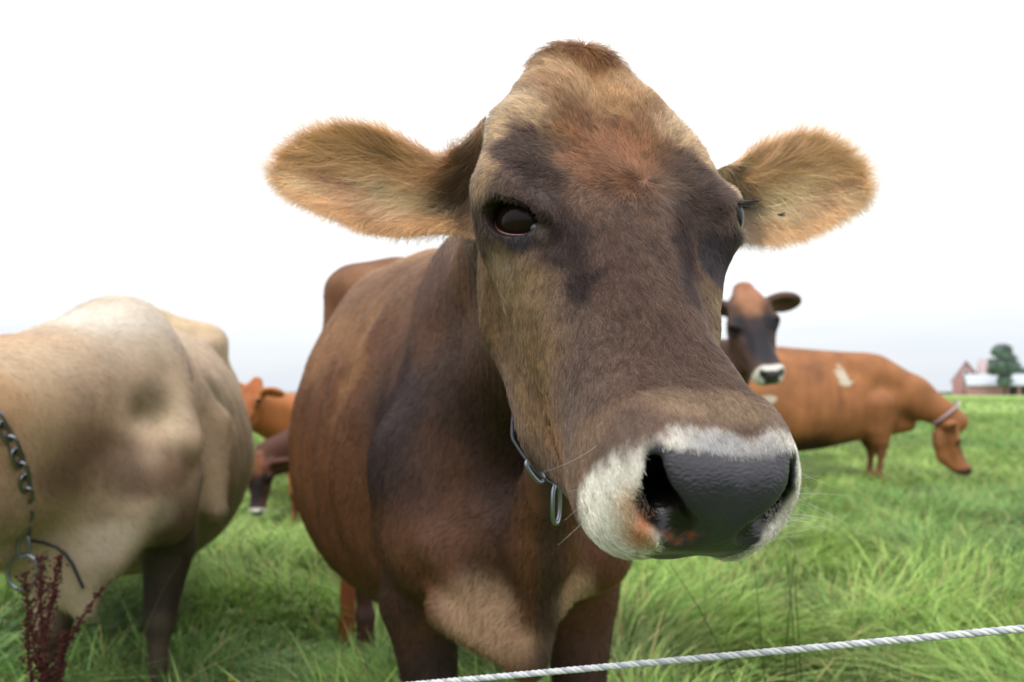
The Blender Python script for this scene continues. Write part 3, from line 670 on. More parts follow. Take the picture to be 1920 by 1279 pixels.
for sg, c in ((-1, EYEC[0]), (1, EYEC[1])):
    e_, fw, up = eyeaxes(sg)
    Vs, Fs = sphere(c, EYE_R + .0004, 40, 24); ob = mesh_obj('eye', from_head(Vs) - BO, Fs, EYEM, hero)
    a = np.linspace(-.92, .80, 26) * EYE_A; b = -EYE_B * np.sqrt(np.clip(1 - (a / EYE_A) ** 2, 0, 1)) + .0014
    o_ = np.sqrt(np.clip((EYE_R + .0012) ** 2 - a * a - b * b, 1e-6, 1)); pts = c + a[:, None] * fw + b[:, None] * up + o_[:, None] * e_
    V_, F_ = tube(from_head(pts) - BO, .0010 * np.sin(np.linspace(.15, pi - .15, 26)) + .0003, 7); mesh_obj('lid_rim', V_, F_, RIM, ob)
    pc = c + EYE_A * .86 * fw - .003 * up + .0105 * e_; Vs, Fs = sphere(pc, .0062, 16, 10, (1, .8, .8)); mesh_obj('eye_corner', from_head(Vs) - BO, Fs, CAN, ob)
    # lashes on the upper lid
    n = 150; r = np.random.default_rng(5); a = r.uniform(-.021, .015, n); b = EYE_B * np.sqrt(np.clip(1 - (a / EYE_A) ** 2, 0, 1)) + .001
    p = c + a[:, None] * fw + b[:, None] * up + (np.sqrt(np.clip((EYE_R + .004) ** 2 - a * a - b * b, 1e-6, 1)))[:, None] * e_
    dr = unit(e_ * 1.0 + up * -.35 + fw * (a[:, None] * 20 - .1) + r.standard_normal((n, 3)) * .08)
    fur_obj('lashes', (from_head(p) - BO).astype(f32), np.tile(unit(up @ HR.T), (n, 1)), (dr @ HR.T).astype(f32), r.uniform(.008, .015, n), np.tile(A3(.012, .01, .012), (n, 1)), LASH, ob, .00025, .00008, 5, .0, .1, 5)
# ---- whiskers
r = np.random.default_rng(9); wp = []; n = 46
Qw = np.stack([r.choice([-1, 1], n, p=[.12, .88]) * r.uniform(.055, .074, n), r.uniform(.43, .47, n), r.uniform(-.13, -.07, n)], 1)
Dq = unit(np.stack([np.sign(Qw[:, 0]) * 1.0, r.uniform(-.2, .7, n), r.uniform(-.5, .35, n)], 1))
fur_obj('whiskers', (from_head(Qw) - BO).astype(f32), (unit(Dq[:, [1, 2, 0]]) @ HR.T).astype(f32), (Dq @ HR.T).astype(f32), r.uniform(.018, .055, n), np.tile(K(225, 215, 200), (n, 1)), FUR, hero, .00013, .00004, 6, .1, .15, 3)
print('hero done', round(time.time() - t0, 1))
# ================================================================= pasture
def ground_z(x, y):
    P = np.stack([np.asarray(x, f32), np.asarray(y, f32), np.zeros_like(np.asarray(x, f32))], -1)
    dip = np.exp(-((P[..., 0] + .55) ** 2 + (P[..., 1] - 2.8) ** 2) / .32)          # trodden hollow behind the big cow
    d2 = np.exp(-((P[..., 0] + 1.6) ** 2 + (P[..., 1] - 6.2) ** 2) / 2.2)               # the field falls away behind the cream cow
    return (-.20 * d2 - .09 * dip + GZ - .02 + .05 * (vnoise(P, .9, 61) - .5) * sstep(1, 3, P[..., 1]) + .12 * (vnoise(P, .12, 62) - .5) * sstep(8, 30, P[..., 1])).astype(f32)
xs = np.concatenate([-np.geomspace(900, 6, 40), np.linspace(-5.8, 5.8, 80), np.geomspace(6, 900, 40)])
ys = np.concatenate([np.linspace(-30, .5, 12), np.linspace(.6, 12, 90), np.geomspace(12.2, 1500, 90)])
X, Y = np.meshgrid(xs, ys, indexing='ij'); Zg = ground_z(X, Y); nx_, ny_ = X.shape
ii = np.arange(nx_ * ny_).reshape(nx_, ny_); Fg = np.stack([ii[:-1, :-1], ii[1:, :-1], ii[1:, 1:], ii[:-1, 1:]], -1).reshape(-1, 4)
def soil(t, b):
    N, L = t.nodes, t.links; tc_ = N.new('ShaderNodeTexCoord')
    n = N.new('ShaderNodeTexNoise'); n.inputs['Scale'].default_value = 22; n.inputs['Detail'].default_value = 8; L.new(tc_.outputs['Object'], n.inputs[0])
    n2 = N.new('ShaderNodeTexNoise'); n2.inputs['Scale'].default_value = .35; n2.inputs['Detail'].default_value = 6; L.new(tc_.outputs['Object'], n2.inputs[0])
    r = N.new('ShaderNodeValToRGB'); L.new(n.outputs[0], r.inputs[0]); r.color_ramp.elements[0].position = .35; r.color_ramp.elements[0].color = (.030, .055, .014, 1); r.color_ramp.elements[1].position = .7; r.color_ramp.elements[1].color = (.18, .30, .07, 1)
    r2 = N.new('ShaderNodeValToRGB'); L.new(n2.outputs[0], r2.inputs[0]); r2.color_ramp.elements[0].position = .35; r2.color_ramp.elements[0].color = (.24, .38, .10, 1); r2.color_ramp.elements[1].position = .7; r2.color_ramp.elements[1].color = (.38, .48, .18, 1)
    sp_ = N.new('ShaderNodeSeparateXYZ'); L.new(tc_.outputs['Object'], sp_.inputs[0]); mr = N.new('ShaderNodeMapRange'); L.new(sp_.outputs[1], mr.inputs[0]); mr.inputs[1].default_value = 8; mr.inputs[2].default_value = 30
    m = N.new('ShaderNodeMix'); m.data_type = 'RGBA'; L.new(mr.outputs[0], m.inputs[0]); L.new(r.outputs[0], m.inputs[6]); L.new(r2.outputs[0], m.inputs[7]); L.new(m.outputs[2], b.inputs['Base Color'])
    bp = N.new('ShaderNodeBump'); bp.inputs['Distance'].default_value = .05; L.new(n.outputs[0], bp.inputs['Height']); L.new(bp.outputs[0], b.inputs['Normal'])
tag(mesh_obj('ground', np.stack([X, Y, Zg], -1).reshape(-1, 3), Fg, mat('soil', rough=.95, spec=.1, build=soil)), kind='structure')
def leaf_mat(name, trans=.35, rough=.5):
    m = bpy.data.materials.new(name); m.use_nodes = True; t = m.node_tree; b = t.nodes['Principled BSDF']; o = t.nodes['Material Output']
    a = t.nodes.new('ShaderNodeAttribute'); a.attribute_name = 'Col'; t.links.new(a.outputs['Color'], b.inputs['Base Color']); b.inputs['Roughness'].default_value = rough; b.inputs['Specular IOR Level'].default_value = .3
    tr = t.nodes.new('ShaderNodeBsdfTranslucent'); t.links.new(a.outputs['Color'], tr.inputs['Color']); mx_ = t.nodes.new('ShaderNodeMixShader'); mx_.inputs[0].default_value = trans
    t.links.new(b.outputs[0], mx_.inputs[1]); t.links.new(tr.outputs[0], mx_.inputs[2]); t.links.new(mx_.outputs[0], o.inputs[0]); return m
BLADE = leaf_mat('grass_blade')
def blades(n, y0, y1, h0, h1, wd, seed, seg=4, pw=1.0, xlim=None):
    r = np.random.default_rng(seed); t = r.random(n)
    # even density over a wedge that is wider than the view
    a, b_ = .72, 1.2; F_ = lambda y: a * y * y / 2 + b_ * y; c = F_(y0) + (F_(y1) - F_(y0)) * t ** pw
    y = (-b_ + np.sqrt(b_ * b_ + 2 * a * c)) / a; x = (r.random(n) * 2 - 1) * (a * y + b_)
    B = np.stack([x, y, 0 * x], 1).astype(f32)
    cl = vnoise(B, 3.2, 81); cl2 = vnoise(B, .8, 82); cl3 = vnoise(B, 9, 83)
    keep = r.random(n) < .40 + .9 * cl3; B, cl, cl2, cl3 = B[keep], cl[keep], cl2[keep], cl3[keep]; n = len(B)
    h = (h0 + (h1 - h0) * np.clip(cl * .55 + cl2 * .35 + r.random(n) * .35, 0, 1)) * (.65 + .5 * r.random(n))
    h = h * (1 - .55 * np.exp(-((B[:, 0] + .55) ** 2 + (B[:, 1] - 2.6) ** 2) / .25))
    az = 2 * pi * (vnoise(B, 2.6, 84) * 2.0 + r.random(n) * .30); lean = .2 + .8 * r.random(n) ** 1.1; curl = .35 + 1.15 * r.random(n)
    d = np.stack([np.cos(az), np.sin(az), 0 * az], 1); fa = az + pi / 2 + r.standard_normal(n) * .5; wv = np.stack([np.cos(fa), np.sin(fa), 0 * fa], 1) * (wd * (.6 + .8 * r.random(n)))[:, None]
    B[:, 2] = ground_z(B[:, 0], B[:, 1]) - .01
    s = np.linspace(0, 1, seg); V = np.empty((n, seg, 2, 3), f32); col = np.empty((n, seg, 2, 3), f32)
    for i, q in enumerate(s):
        p = B + d * (h * (lean * q + curl * q * q * .55))[:, None]; p[:, 2] += h * (q - .40 * curl * q * q * q)
        w_ = (1 - q) ** .7 * (.55 + .45 * min(q * 5, 1)) + .03
        V[:, i, 0] = p - wv * w_; V[:, i, 1] = p + wv * w_
    g = r.random((n, 1)); base = lin(98, 152, 50) * .85 * (1 - g) + lin(190, 216, 122) * 1.12 * g
    bl = sstep(.45, .70, cl2)[:, None]; base = base * (1 - .5 * bl) + lin(110, 165, 96) * .95 * .5 * bl
    dk = sstep(.50, .32, cl)[:, None]; base = base * (1 - .55 * dk)
    dry = (r.random((n, 1)) < .09); base = np.where(dry, lin(196, 186, 120) * .9, base)
    base = base * (.75 + .5 * r.random((n, 1)))
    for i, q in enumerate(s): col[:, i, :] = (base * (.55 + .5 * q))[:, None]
    k = np.arange(n)[:, None, None] * seg * 2 + np.arange(seg - 1)[None, :, None] * 2 + np.array([0, 1, 3, 2])[None, None]
    return V.reshape(-1, 3), k.reshape(-1, 4), col.reshape(-1, 3)
gr = [blades(105000, 1.3, 4.2, .13, .38, .0044, 1, 5), blades(120000, 4.0, 10.5, .10, .27, .0050, 2), blades(95000, 10, 30, .12, .28, .009, 3, 3), blades(50000, 29, 110, .14, .30, .035, 4, 3)]
gV, gF, gC = join(gr)
tag(mesh_obj('grass', gV, gF, BLADE, None, gC), kind='stuff', label='lush uneven green pasture grass')
# ---- thin seed stalks rising out of the grass
def stalks(n, seed, x0, x1, y0, y1, h0, h1, c, r_=.0011, heads=True):
    r = np.random.default_rng(seed); out_ = []
    for _ in range(n):
        x, y = r.uniform(x0, x1), r.uniform(y0, y1); h = r.uniform(h0, h1); a = r.uniform(0, 2 * pi); l = r.uniform(.05, .6); s = np.linspace(0, 1, 7)
        p = np.stack([x + cos(a) * l * h * s ** 1.8, y + sin(a) * l * h * s ** 1.8, ground_z(x, y) + h * (s - .2 * l * s ** 3)], 1)
        V, F = tube(p, r_ * (1.2 - .7 * s), 4); out_.append((V, F, np.tile(c * r.uniform(.7, 1.1), (len(V), 1))))
        hv_ = p[-1] + (p[-1] - p[-2]) * np.linspace(-1.2, .3, 12)[:, None] + r.standard_normal((12, 3)) * .004
        for q in (hv_ if heads else []):
            V, F = tube([q, q + A3(*(r.standard_normal(3) * .004)) + A3(0, 0, .007)], [.0013, .0006], 4); out_.append((V, F, np.tile(c * r.uniform(.6, 1.1), (len(V), 1))))
    return out_
st = stalks(40, 3, -1.7, -.2, 1.7, 2.6, .35, .62, lin(150, 150, 90) * .6) + stalks(120, 4, .1, 2.2, 1.8, 4.2, .28, .50, lin(170, 175, 110) * .6) + stalks(5, 5, .45, .62, 1.5, 1.7, .46, .60, lin(70, 105, 50) * .6, .0013, False)
sV, sF, sC = join(st); tag(mesh_obj('grass_stalks', sV, sF, BLADE, None, sC), kind='stuff', label='thin pale grass stalks with small seed heads')
# ---- yellow flowers
FLOW = mat('petal', lin(240, 205, 40) * .8, .5); STEMM = mat('stem', lin(80, 120, 50) * .6, .6)
def flower(px, py, y, label):
    p = at(px, py, y); t = thing('yellow_flower', label, 'flower', (float(p[0]), float(p[1]), float(ground_z(p[0], p[1]))), 'small yellow flowers in the grass')
    o = np.array(t.location); V, F = tube([o * 0, np.array([.004, 0, (p[2] - o[2]) * .5]), np.array([0, 0, p[2] - o[2]])], [.0016, .0014, .0012], 5); mesh_obj('stem', V, F, STEMM, t)
    Vs, Fs = [], []; k = 0
    for i in range(9):
        a = 2 * pi * i / 9; c, s = cos(a), sin(a); d = np.array([c, s, .35]); w_ = np.array([-s, c, 0]) * .0045; b = np.array([0, 0, p[2] - o[2]])
        q = [b, b + d * .007 + w_, b + d * .014 + w_ * .5, b + d * .014 - w_ * .5, b + d * .007 - w_]; Vs += q + [v - np.array([0, 0, .0008]) for v in q]
        Fs += [tuple(k + j for j in range(5)), tuple(k + 9 - j for j in range(5))] + [(k + j, k + 5 + j, k + 5 + (j + 1) % 5, k + (j + 1) % 5) for j in range(5)]; k += 10
    mesh_obj('petals', np.array(Vs), Fs, FLOW, t, sm=False)
flower(412, 1030, 3.3, 'small yellow flower in the grass right of the cream cow')
flower(437, 1276, 2.15, 'small yellow flower at the very bottom of the picture, below the other one')
# ================================================================= far farm, hedge and trees, colours paled to paint in haze
def box(x0, x1, y0, y1, z0, z1): return (np.array([(x, y, z) for z in (z0, z1) for x, y in ((x0, y0), (x1, y0), (x1, y1), (x0, y1))], float), [(3, 2, 1, 0), (4, 5, 6, 7), (0, 1, 5, 4), (1, 2, 6, 5), (2, 3, 7, 6), (3, 0, 4, 7)])
def pj(ms):
    V, F, o = [], [], 0
    for v, f in ms: V.append(np.array(v, float)); F += [tuple(i + o for i in q) for q in f]; o += len(v)
    return np.concatenate(V), F
def roof(x0, x1, y0, y1, ze, zr, th=.25, ov=.5):      # ridge along x
    ym = (y0 + y1) / 2; q = [(y0 - ov, ze - ov * (zr - ze) / (ym - y0)), (ym, zr), (y1 + ov, ze - ov * (zr - ze) / (ym - y0))]
    V = [(x, y, z) for x in (x0 - ov, x1 + ov) for (y, z) in q] + [(x, y, z + th) for x in (x0 - ov, x1 + ov) for (y, z) in q]
    F = [(6, 7, 10, 9), (7, 8, 11, 10), (0, 3, 4, 1), (1, 4, 5, 2), (0, 1, 7, 6), (1, 2, 8, 7), (3, 9, 10, 4), (4, 10, 11, 5), (0, 6, 9, 3), (2, 5, 11, 8)]
    return V, F
RED = mat('red_boards', lin(204, 156, 160) * .72, .8, build=lambda t, b: bump(t, b, 3, .4, .03, stretch=(8, 8, .2)))  # red paled, distance haze painted into the boards
TIN = mat('pale_roof', lin(222, 228, 238) * .62, .5, build=lambda t, b: bump(t, b, 2, .3, .03, stretch=(6, 6, .3)))
PNK = mat('pink_roof', lin(214, 190, 192) * .6, .6, build=lambda t, b: bump(t, b, 2, .3, .03)); DKM = mat('dark_opening', (.03, .03, .035), .7)
WHT = mat('white_trim', (.7, .7, .7), .6)
bx0, by0 = 110.4, 200.0
barn = thing('barn', 'distant red gabled barn with a pale pink roof, behind the long white shed', 'barn', (bx0, by0, 0))
def gable(x0, x1, y0, y1, z0, ze, zr):                 # ridge along y, gable to the viewer
    xm = (x0 + x1) / 2; V = [(x0, y0, z0), (x1, y0, z0), (x1, y0, ze), (xm, y0, zr), (x0, y0, ze), (x0, y1, z0), (x1, y1, z0), (x1, y1, ze), (xm, y1, zr), (x0, y1, ze)]
    return V, [(0, 1, 2, 3, 4), (9, 8, 7, 6, 5), (0, 4, 9, 5), (1, 6, 7, 2)]
mesh_obj('wall', *gable(0, 6.4, 0, 14, 0, 3.6, 8.3), RED, barn, sm=False)
V_ = [(-.5, -.5, 3.2), (3.2, -.5, 8.5), (6.9, -.5, 3.2), (-.5, 14.5, 3.2), (3.2, 14.5, 8.5), (6.9, 14.5, 3.2)]; V_ = V_ + [(x, y, z + .3) for x, y, z in V_]
mesh_obj('roof', np.array(V_), [(6, 7, 10, 9), (7, 8, 11, 10), (0, 3, 4, 1), (1, 4, 5, 2), (0, 1, 7, 6), (1, 2, 8, 7), (3, 9, 10, 4), (4, 10, 11, 5), (0, 6, 9, 3), (2, 5, 11, 8)], PNK, barn, sm=False)
V_, F_ = pj([box(2.5, 3.9, -.12, -.02, 5.0, 6.2)]); lo_ = mesh_obj('window', V_, F_, WHT, barn, sm=False); V_, F_ = box(2.7, 3.7, -.17, -.125, 5.2, 6.0); mesh_obj('pane', V_, F_, DKM, lo_, sm=False)
V_, F_ = pj([box(6.45, 10.4, 2, 12, 0, 4.4)]); mesh_obj('wing_wall', V_, F_, RED, barn, sm=False)
mesh_obj('wing_roof', *(lambda v: (np.array(v[0]), v[1]))(roof(6.45, 10.4, 2, 12, 4.4, 9.0)), PNK, barn, sm=False)
shed = thing('shed', 'long low shed with a pale metal roof in front of the distant barn', 'shed', (bx0 - 1.0, by0 - 9, 0))
V_, F_ = box(0, 15.5, 0, 7, 0, 2.6); mesh_obj('wall', V_, F_, RED, shed, sm=False); mesh_obj('roof', *(lambda v: (np.array(v[0]), v[1]))(roof(0, 15.5, 0, 7, 2.6, 4.9)), TIN, shed, sm=False)
for i in range(3): V_, F_ = box(8.2 + i * 2.4, 9.9 + i * 2.4, -.1, -.01, 0, 2.2); mesh_obj('door', V_, F_, DKM, shed, sm=False)
barn.rotation_euler.z = -.50; shed.rotation_euler.z = -.42
LEAFM = leaf_mat('leaves', .2, .6); BARK = mat('bark', (.09, .065, .045), .9, build=lambda t, b: bump(t, b, 20, .6, .02, stretch=(1, 1, .3)))
def tree(name, label, x, y, h, w_, seed, col, n=5200, ls=.16, trunk=.16, group=None):
    r = np.random.default_rng(seed); t = thing(name, label, 'tree', (x, y, 0), group)
    tb = h * trunk; pts = [(0, 0, 0), (.02 * h, 0, h * .25), (0, .01 * h, h * .55), (-.01 * h, 0, h * .85)]; parts = [tube(pts, [h * .028, h * .022, h * .014, h * .004], 8)]
    ctr = []
    for i in range(26):
        z = tb + (h - tb) * (.08 + .86 * r.random()); a = r.uniform(0, 2 * pi); u = (z - tb) / (h - tb); rr = w_ / 2 * sqrt_(max(.08, 1 - (2 * u - .85) ** 2 * .8)) * r.uniform(.15, .72)
        c = np.array([cos(a) * rr, sin(a) * rr, z]); ctr.append((c, w_ * r.uniform(.16, .25))); parts.append(tube([(0, 0, max(tb * .7, z - h * .18)), c * (.5, .5, 0) + (0, 0, z - h * .06), c], [h * .010, h * .006, h * .002], 5))
    V, F = join(parts); mesh_obj('trunk', V, F, BARK, t)
    k = r.integers(0, len(ctr), n); C0 = np.array([c for c, _ in ctr])[k]; R0 = np.array([q for _, q in ctr])[k]
    d = unit(r.standard_normal((n, 3))); P = C0 + d * (R0 * r.random(n) ** .4)[:, None] * A3(1, 1, .85)
    a1 = unit(r.standard_normal((n, 3))); a2 = unit(np.cross(a1, d)); s_ = ls * (.6 + .8 * r.random((n, 1)))
    Q = np.stack([P - a1 * s_, P - a2 * s_ * .5, P + a1 * s_, P + a2 * s_ * .5], 1).reshape(-1, 3)
    cc = A3(*col) * (.55 + .8 * r.random((n, 1))) * (.75 + .5 * vnoise(P, .6, seed)[:, None]); mesh_obj('crown', Q, np.arange(n * 4).reshape(-1, 4), LEAFM, t, np.repeat(cc, 4, 0), sm=False)
sqrt_ = math.sqrt
tree('leafy_tree', 'round dark green tree standing right of the barn', 113.6, 184, 11.6, 7.4, 4, lin(136, 160, 150) * .66, 9000, .26)
tree('leafy_tree', 'low bushy tree cut by the right edge of the picture, beside the round tree', 131.6, 206, 6.5, 8, 6, lin(116, 136, 122) * .62, 4500, .24)
# grey green hedge line along the end of the pasture
r = np.random.default_rng(12); n = 26000; hx = r.uniform(-260, 260, n); hh = .3 + .8 * vnoise(np.stack([hx, 0 * hx, 0 * hx], 1), .11, 5)
P = np.stack([hx, 230 + r.uniform(-1.5, 1.5, n), r.random(n) ** .7 * hh], 1); a1 = unit(r.standard_normal((n, 3))); a2 = unit(np.cross(a1, r.standard_normal((n, 3)))); s_ = .42
Q = np.stack([P - a1 * s_, P - a2 * s_ * .6, P + a1 * s_, P + a2 * s_ * .6], 1).reshape(-1, 3)
tag(mesh_obj('hedge', Q, np.arange(n * 4).reshape(-1, 4), LEAFM, None, np.repeat(lin(168, 172, 168) * .6 * (.7 + .6 * r.random((n, 1))), 4, 0), sm=False), 'low grey green hedge along the far end of the field', 'hedge')
# ================================================================= the rest of the herd
def frame(poll, fwd, upv, sc=1.0):
    f = unit(A3(*fwd)); u = A3(*upv); u = unit(u - f * (u @ f)); x = np.cross(f, u); x = -x      # x to the viewer's right when the animal faces the camera
    return np.stack([x, f, u], 1).astype(f32), A3(*poll), sc
CREAM = 0
def gen_head(Q):
    """plain adult head, ears included, in the head frame"""
    d = head_sdf(Q); M = np.stack([np.abs(Q[:, 0]), Q[:, 1], Q[:, 2]], 1)
    Rr = rotz(radians(-8)) @ roty(radians(12))
    e1 = ell(M, (.185, .045, -.055), (.105, .040, .060), Rr); inner = ell(M, (.19, .085, -.050), (.085, .040, .045), Rr)
    e = smax(e1, -inner, .012); e = smin(e, cap(M, (.07, .05, -.07), (.12, .045, -.06), .040, .032), .02)
    return smin(d, e, .02)
def cow(name, label, org, yaw, H, necks, colf, h=.012, sc=1.0, tab=TRUNK, legs=((0, 0), (0, 0)), extra=None, group='brown cows of the herd', fur_n=0, matl=None, hook=1.30, sm_it=1, lo=None, hi=None):
    org = A3(*org); yw = radians(yaw); F_ = A3(sin(yw), -cos(yw), 0); X_ = A3(cos(yw), sin(yw), 0)
    def tb(P):
        q = (P - org); q = np.stack([q @ X_, q @ F_, q[:, 2]], 1); q[:, :2] /= sc; q[:, 2] = GZ + (q[:, 2] - GZ) / sc; return q.astype(f32)
    def th(P): return ((P - H[1]) @ H[0]) / H[2]
    def f(P):
        s = trunk_sdf(tb(P), tab, hook=hook); legs_sdf(tb(P), s, *legs); s.d = s.d * sc
        if extra: extra(P, tb(P), s)
        s.u(cap(tb(P), (0, -1.58, 1.16), (.02, -1.66, .95), .028, .02), .03); s.u(cap(tb(P), (.02, -1.66, .95), (.03, -1.60, .5), .02, .018), .02)
        if not extra or sc == 1: s.d = s.d + ribs(tb(P)) * .8
        for a, b, ra, rb in necks: s.u(cap(P, a, b, ra, rb), .07 * sc)
        return smin(s.d, gen_head(th(P)) * H[2], .05 * sc)
    c = np.array([from_ for from_ in (org + X_ * .5 * sc + F_ * .4 * sc, org - X_ * .5 * sc + F_ * .4 * sc, org + X_ * .5 * sc - F_ * 1.75 * sc, org - X_ * .5 * sc - F_ * 1.75 * sc)] + [H[1] + H[0][:, 0] * s_ * .36 * H[2] for s_ in (-1, 1)] + [H[1] + H[0] @ A3(a, .58, b) * H[2] for a in (-.2, .2) for b in (-.3, .1)])
    lo = c.min(0) - .06 if lo is None else np.array(lo); hi = c.max(0) + .06 if hi is None else np.array(hi); lo[2] = min(lo[2], GZ - .06 + org[2]); hi[2] = max(hi[2], 1.42 * sc + .1)
    V, F4 = mesh_sdf(f, lo, hi, h); V = smooth(V, F4, sm_it, .5); N_ = vnormals(V, F4)
    t = thing(name, label, 'cow', tuple(float(a) for a in (org[0], org[1], GZ + org[2])), group); O = A3(org[0], org[1], GZ + org[2])
    dh = gen_head(th(V)) * H[2]; s0 = trunk_sdf(tb(V), tab, hook=hook).d * sc; w_ = sstep(-.03, .03, s0 - dh - .02)[:, None]
    cb, ch, wt_ = colf(V, tb(V), th(V)); c_ = cb * (1 - w_) + ch * w_; wet_ = wt_ * w_[:, 0]
    mesh_obj('body', V, F4, matl or HIDE2, t, c_, loc=O, attrs={'wet': wet_})
    for e1 in EYEC:
        Vs, Fs = sphere(e1, EYE_R * 1.05, 20, 12); mesh_obj('eye', (Vs.astype(f32) * H[2]) @ H[0].T + H[1] - O, Fs, EYEM, t)
    return t, V, F4, N_, c_, O, f, tb, th
HIDE2 = hide('coat_far', .5)
def head_basic(Q, main, face, poll, ring, muz=K(232, 228, 218, .85), pad=K(66, 62, 68), earc=None):
    jit = (np.stack([fbm(Q, 30, 2, o) for o in (3, 4, 5)], 1) - .5) * .03; M = np.stack([np.abs(Q[:, 0]), Q[:, 1], Q[:, 2]], 1)
    c = blobs(M, main, [((0, .30, -.06), (.085, .20, .10), face, .95), ((.07, .19, -.04), (.05, .07, .06), face, .95), ((0, .05, .01), (.08, .13, .06), poll, .95), ((.10, .215, -.05), (.03, .035, .03), ring, .9), ((.2, .10, -.05), (.07, .05, .05), earc if earc is not None else main * .8, .8)], jit)
    wm = sstep(-.008, .010, Q[:, 1] - (.435 - .15 * np.clip(-Q[:, 2] - .05, 0, .06)))[:, None]; c = c * (1 - wm) + muz * wm
    p = pad_mask(Q)[:, None]; return c * (1 - p) + pad * p, p[:, 0]
# ---- cream cow on the left
CREAM_TAB = [(a, b, c - .07 * float(sstep(-.05, -.3, np.array(a))) + (.03 if -.1 < a < .1 else 0), d, e) for a, b, c, d, e in TRUNK]
def thing_fur(c_, n, seed, ln, flow, rad=.0003):
    t, V, F4, N_, col, O, *_r = c_; cdir = unit(A3(*cam.location) - V); ok = ((N_ * cdir).sum(1) > -.3) * (V[:, 1] > 1.3) * (V[:, 2] > .3) / np.maximum(V[:, 1], .5) ** 1.2
    ti, wt = fur_sample(V, F4, n, ok, seed); bl = lambda A: (A[ti] * wt[..., None]).sum(1); P = bl(V); Nn = unit(bl(N_)); r = np.random.default_rng(seed)
    D = unit(A3(*flow) + (np.stack([vnoise(P, 8, o) for o in (61, 62, 63)], 1) - .5) * 1.3 + (np.stack([vnoise(P, 50, o) for o in (64, 65, 66)], 1) - .5) * .8)
    cc = bl(col) * (.6 + .9 * r.random((n, 1)) ** 1.4) * 1.12; fur_obj('coat_fur', P - O, Nn, D.astype(f32), ln * (.6 + .8 * r.random(n)), cc, FUR, t, rad, rad * .3, 3, .35, .2, seed)
CR = A3(-1.01, 2.05, 0)
def cream_extra(P, q, s):
    # shoulder blades and folds, loose brisket skin between the forelegs
    s.u(cap(P, (-1.10, 1.86, .92), (-1.13, 1.80, .70), .12, .10), .09); s.u(cap(P, (-.92, 1.98, .95), (-.89, 1.88, .70), .075, .075), .12)
    s.u(cap(q, (.10, -.13, 1.10), (.255, -.17, .88), .030, .030), .06); s.u(cap(q, (.255, -.17, .88), (.262, -.10, .62), .030, .028), .06)
    s.cut(cap(q, (.27, -.02, 1.04), (.30, -.02, .74), .03, .03), .08)
    s.u(cap(q, (.05, .05, 1.13), (.18, .20, .84), .026, .045), .05); s.u(cap(q, (-.05, .05, 1.13), (-.19, .18, .84), .026, .05), .05)
    s.cut(cap(q, (0, .14, 1.08), (.07, .26, .92), .03, .03), .07)
    s.d = s.d + ribs(q) * 1.3
    s.cut(ell(q, (.20, -.75, 1.24), (.10, .35, .05)), .06)
    s.u(cap(P, (-.94, 1.96, 1.10), (-.855, 1.96, .92), .024, .024), .08); s.u(cap(P, (-.855, 1.96, .92), (-.815, 1.93, .62), .024, .03), .08)
    s.cut(cap(P, (-.80, 2.05, 1.02), (-.745, 2.05, .80), .022, .024), .06)
    s.d = s.d + ((fbm(P, 6.5, 3, 15) - .5) * .014).astype(f32)
    s.u(cap(P, (-1.00, 1.80, .66), (-.915, 1.74, .45), .12, .026), .06); s.u(cap(P, (-.88, 1.86, .68), (-.88, 1.78, .55), .09, .035), .06); s.u(cap(P, (-1.08, 1.74, .62), (-.99, 1.74, .48), .05, .022), .05)
    s.u(cap(P, (-1.06, 1.45, .60), (-1.05, 1.74, .60), .030, .05), .06)
    s.cut(cap(P, (-.975, 1.82, 1.0), (-.99, 1.76, .66), .016, .024), .08)
    s.u(cap(q, (0, .0, 1.13), (0, .14, 1.04), .055, .08), .08)
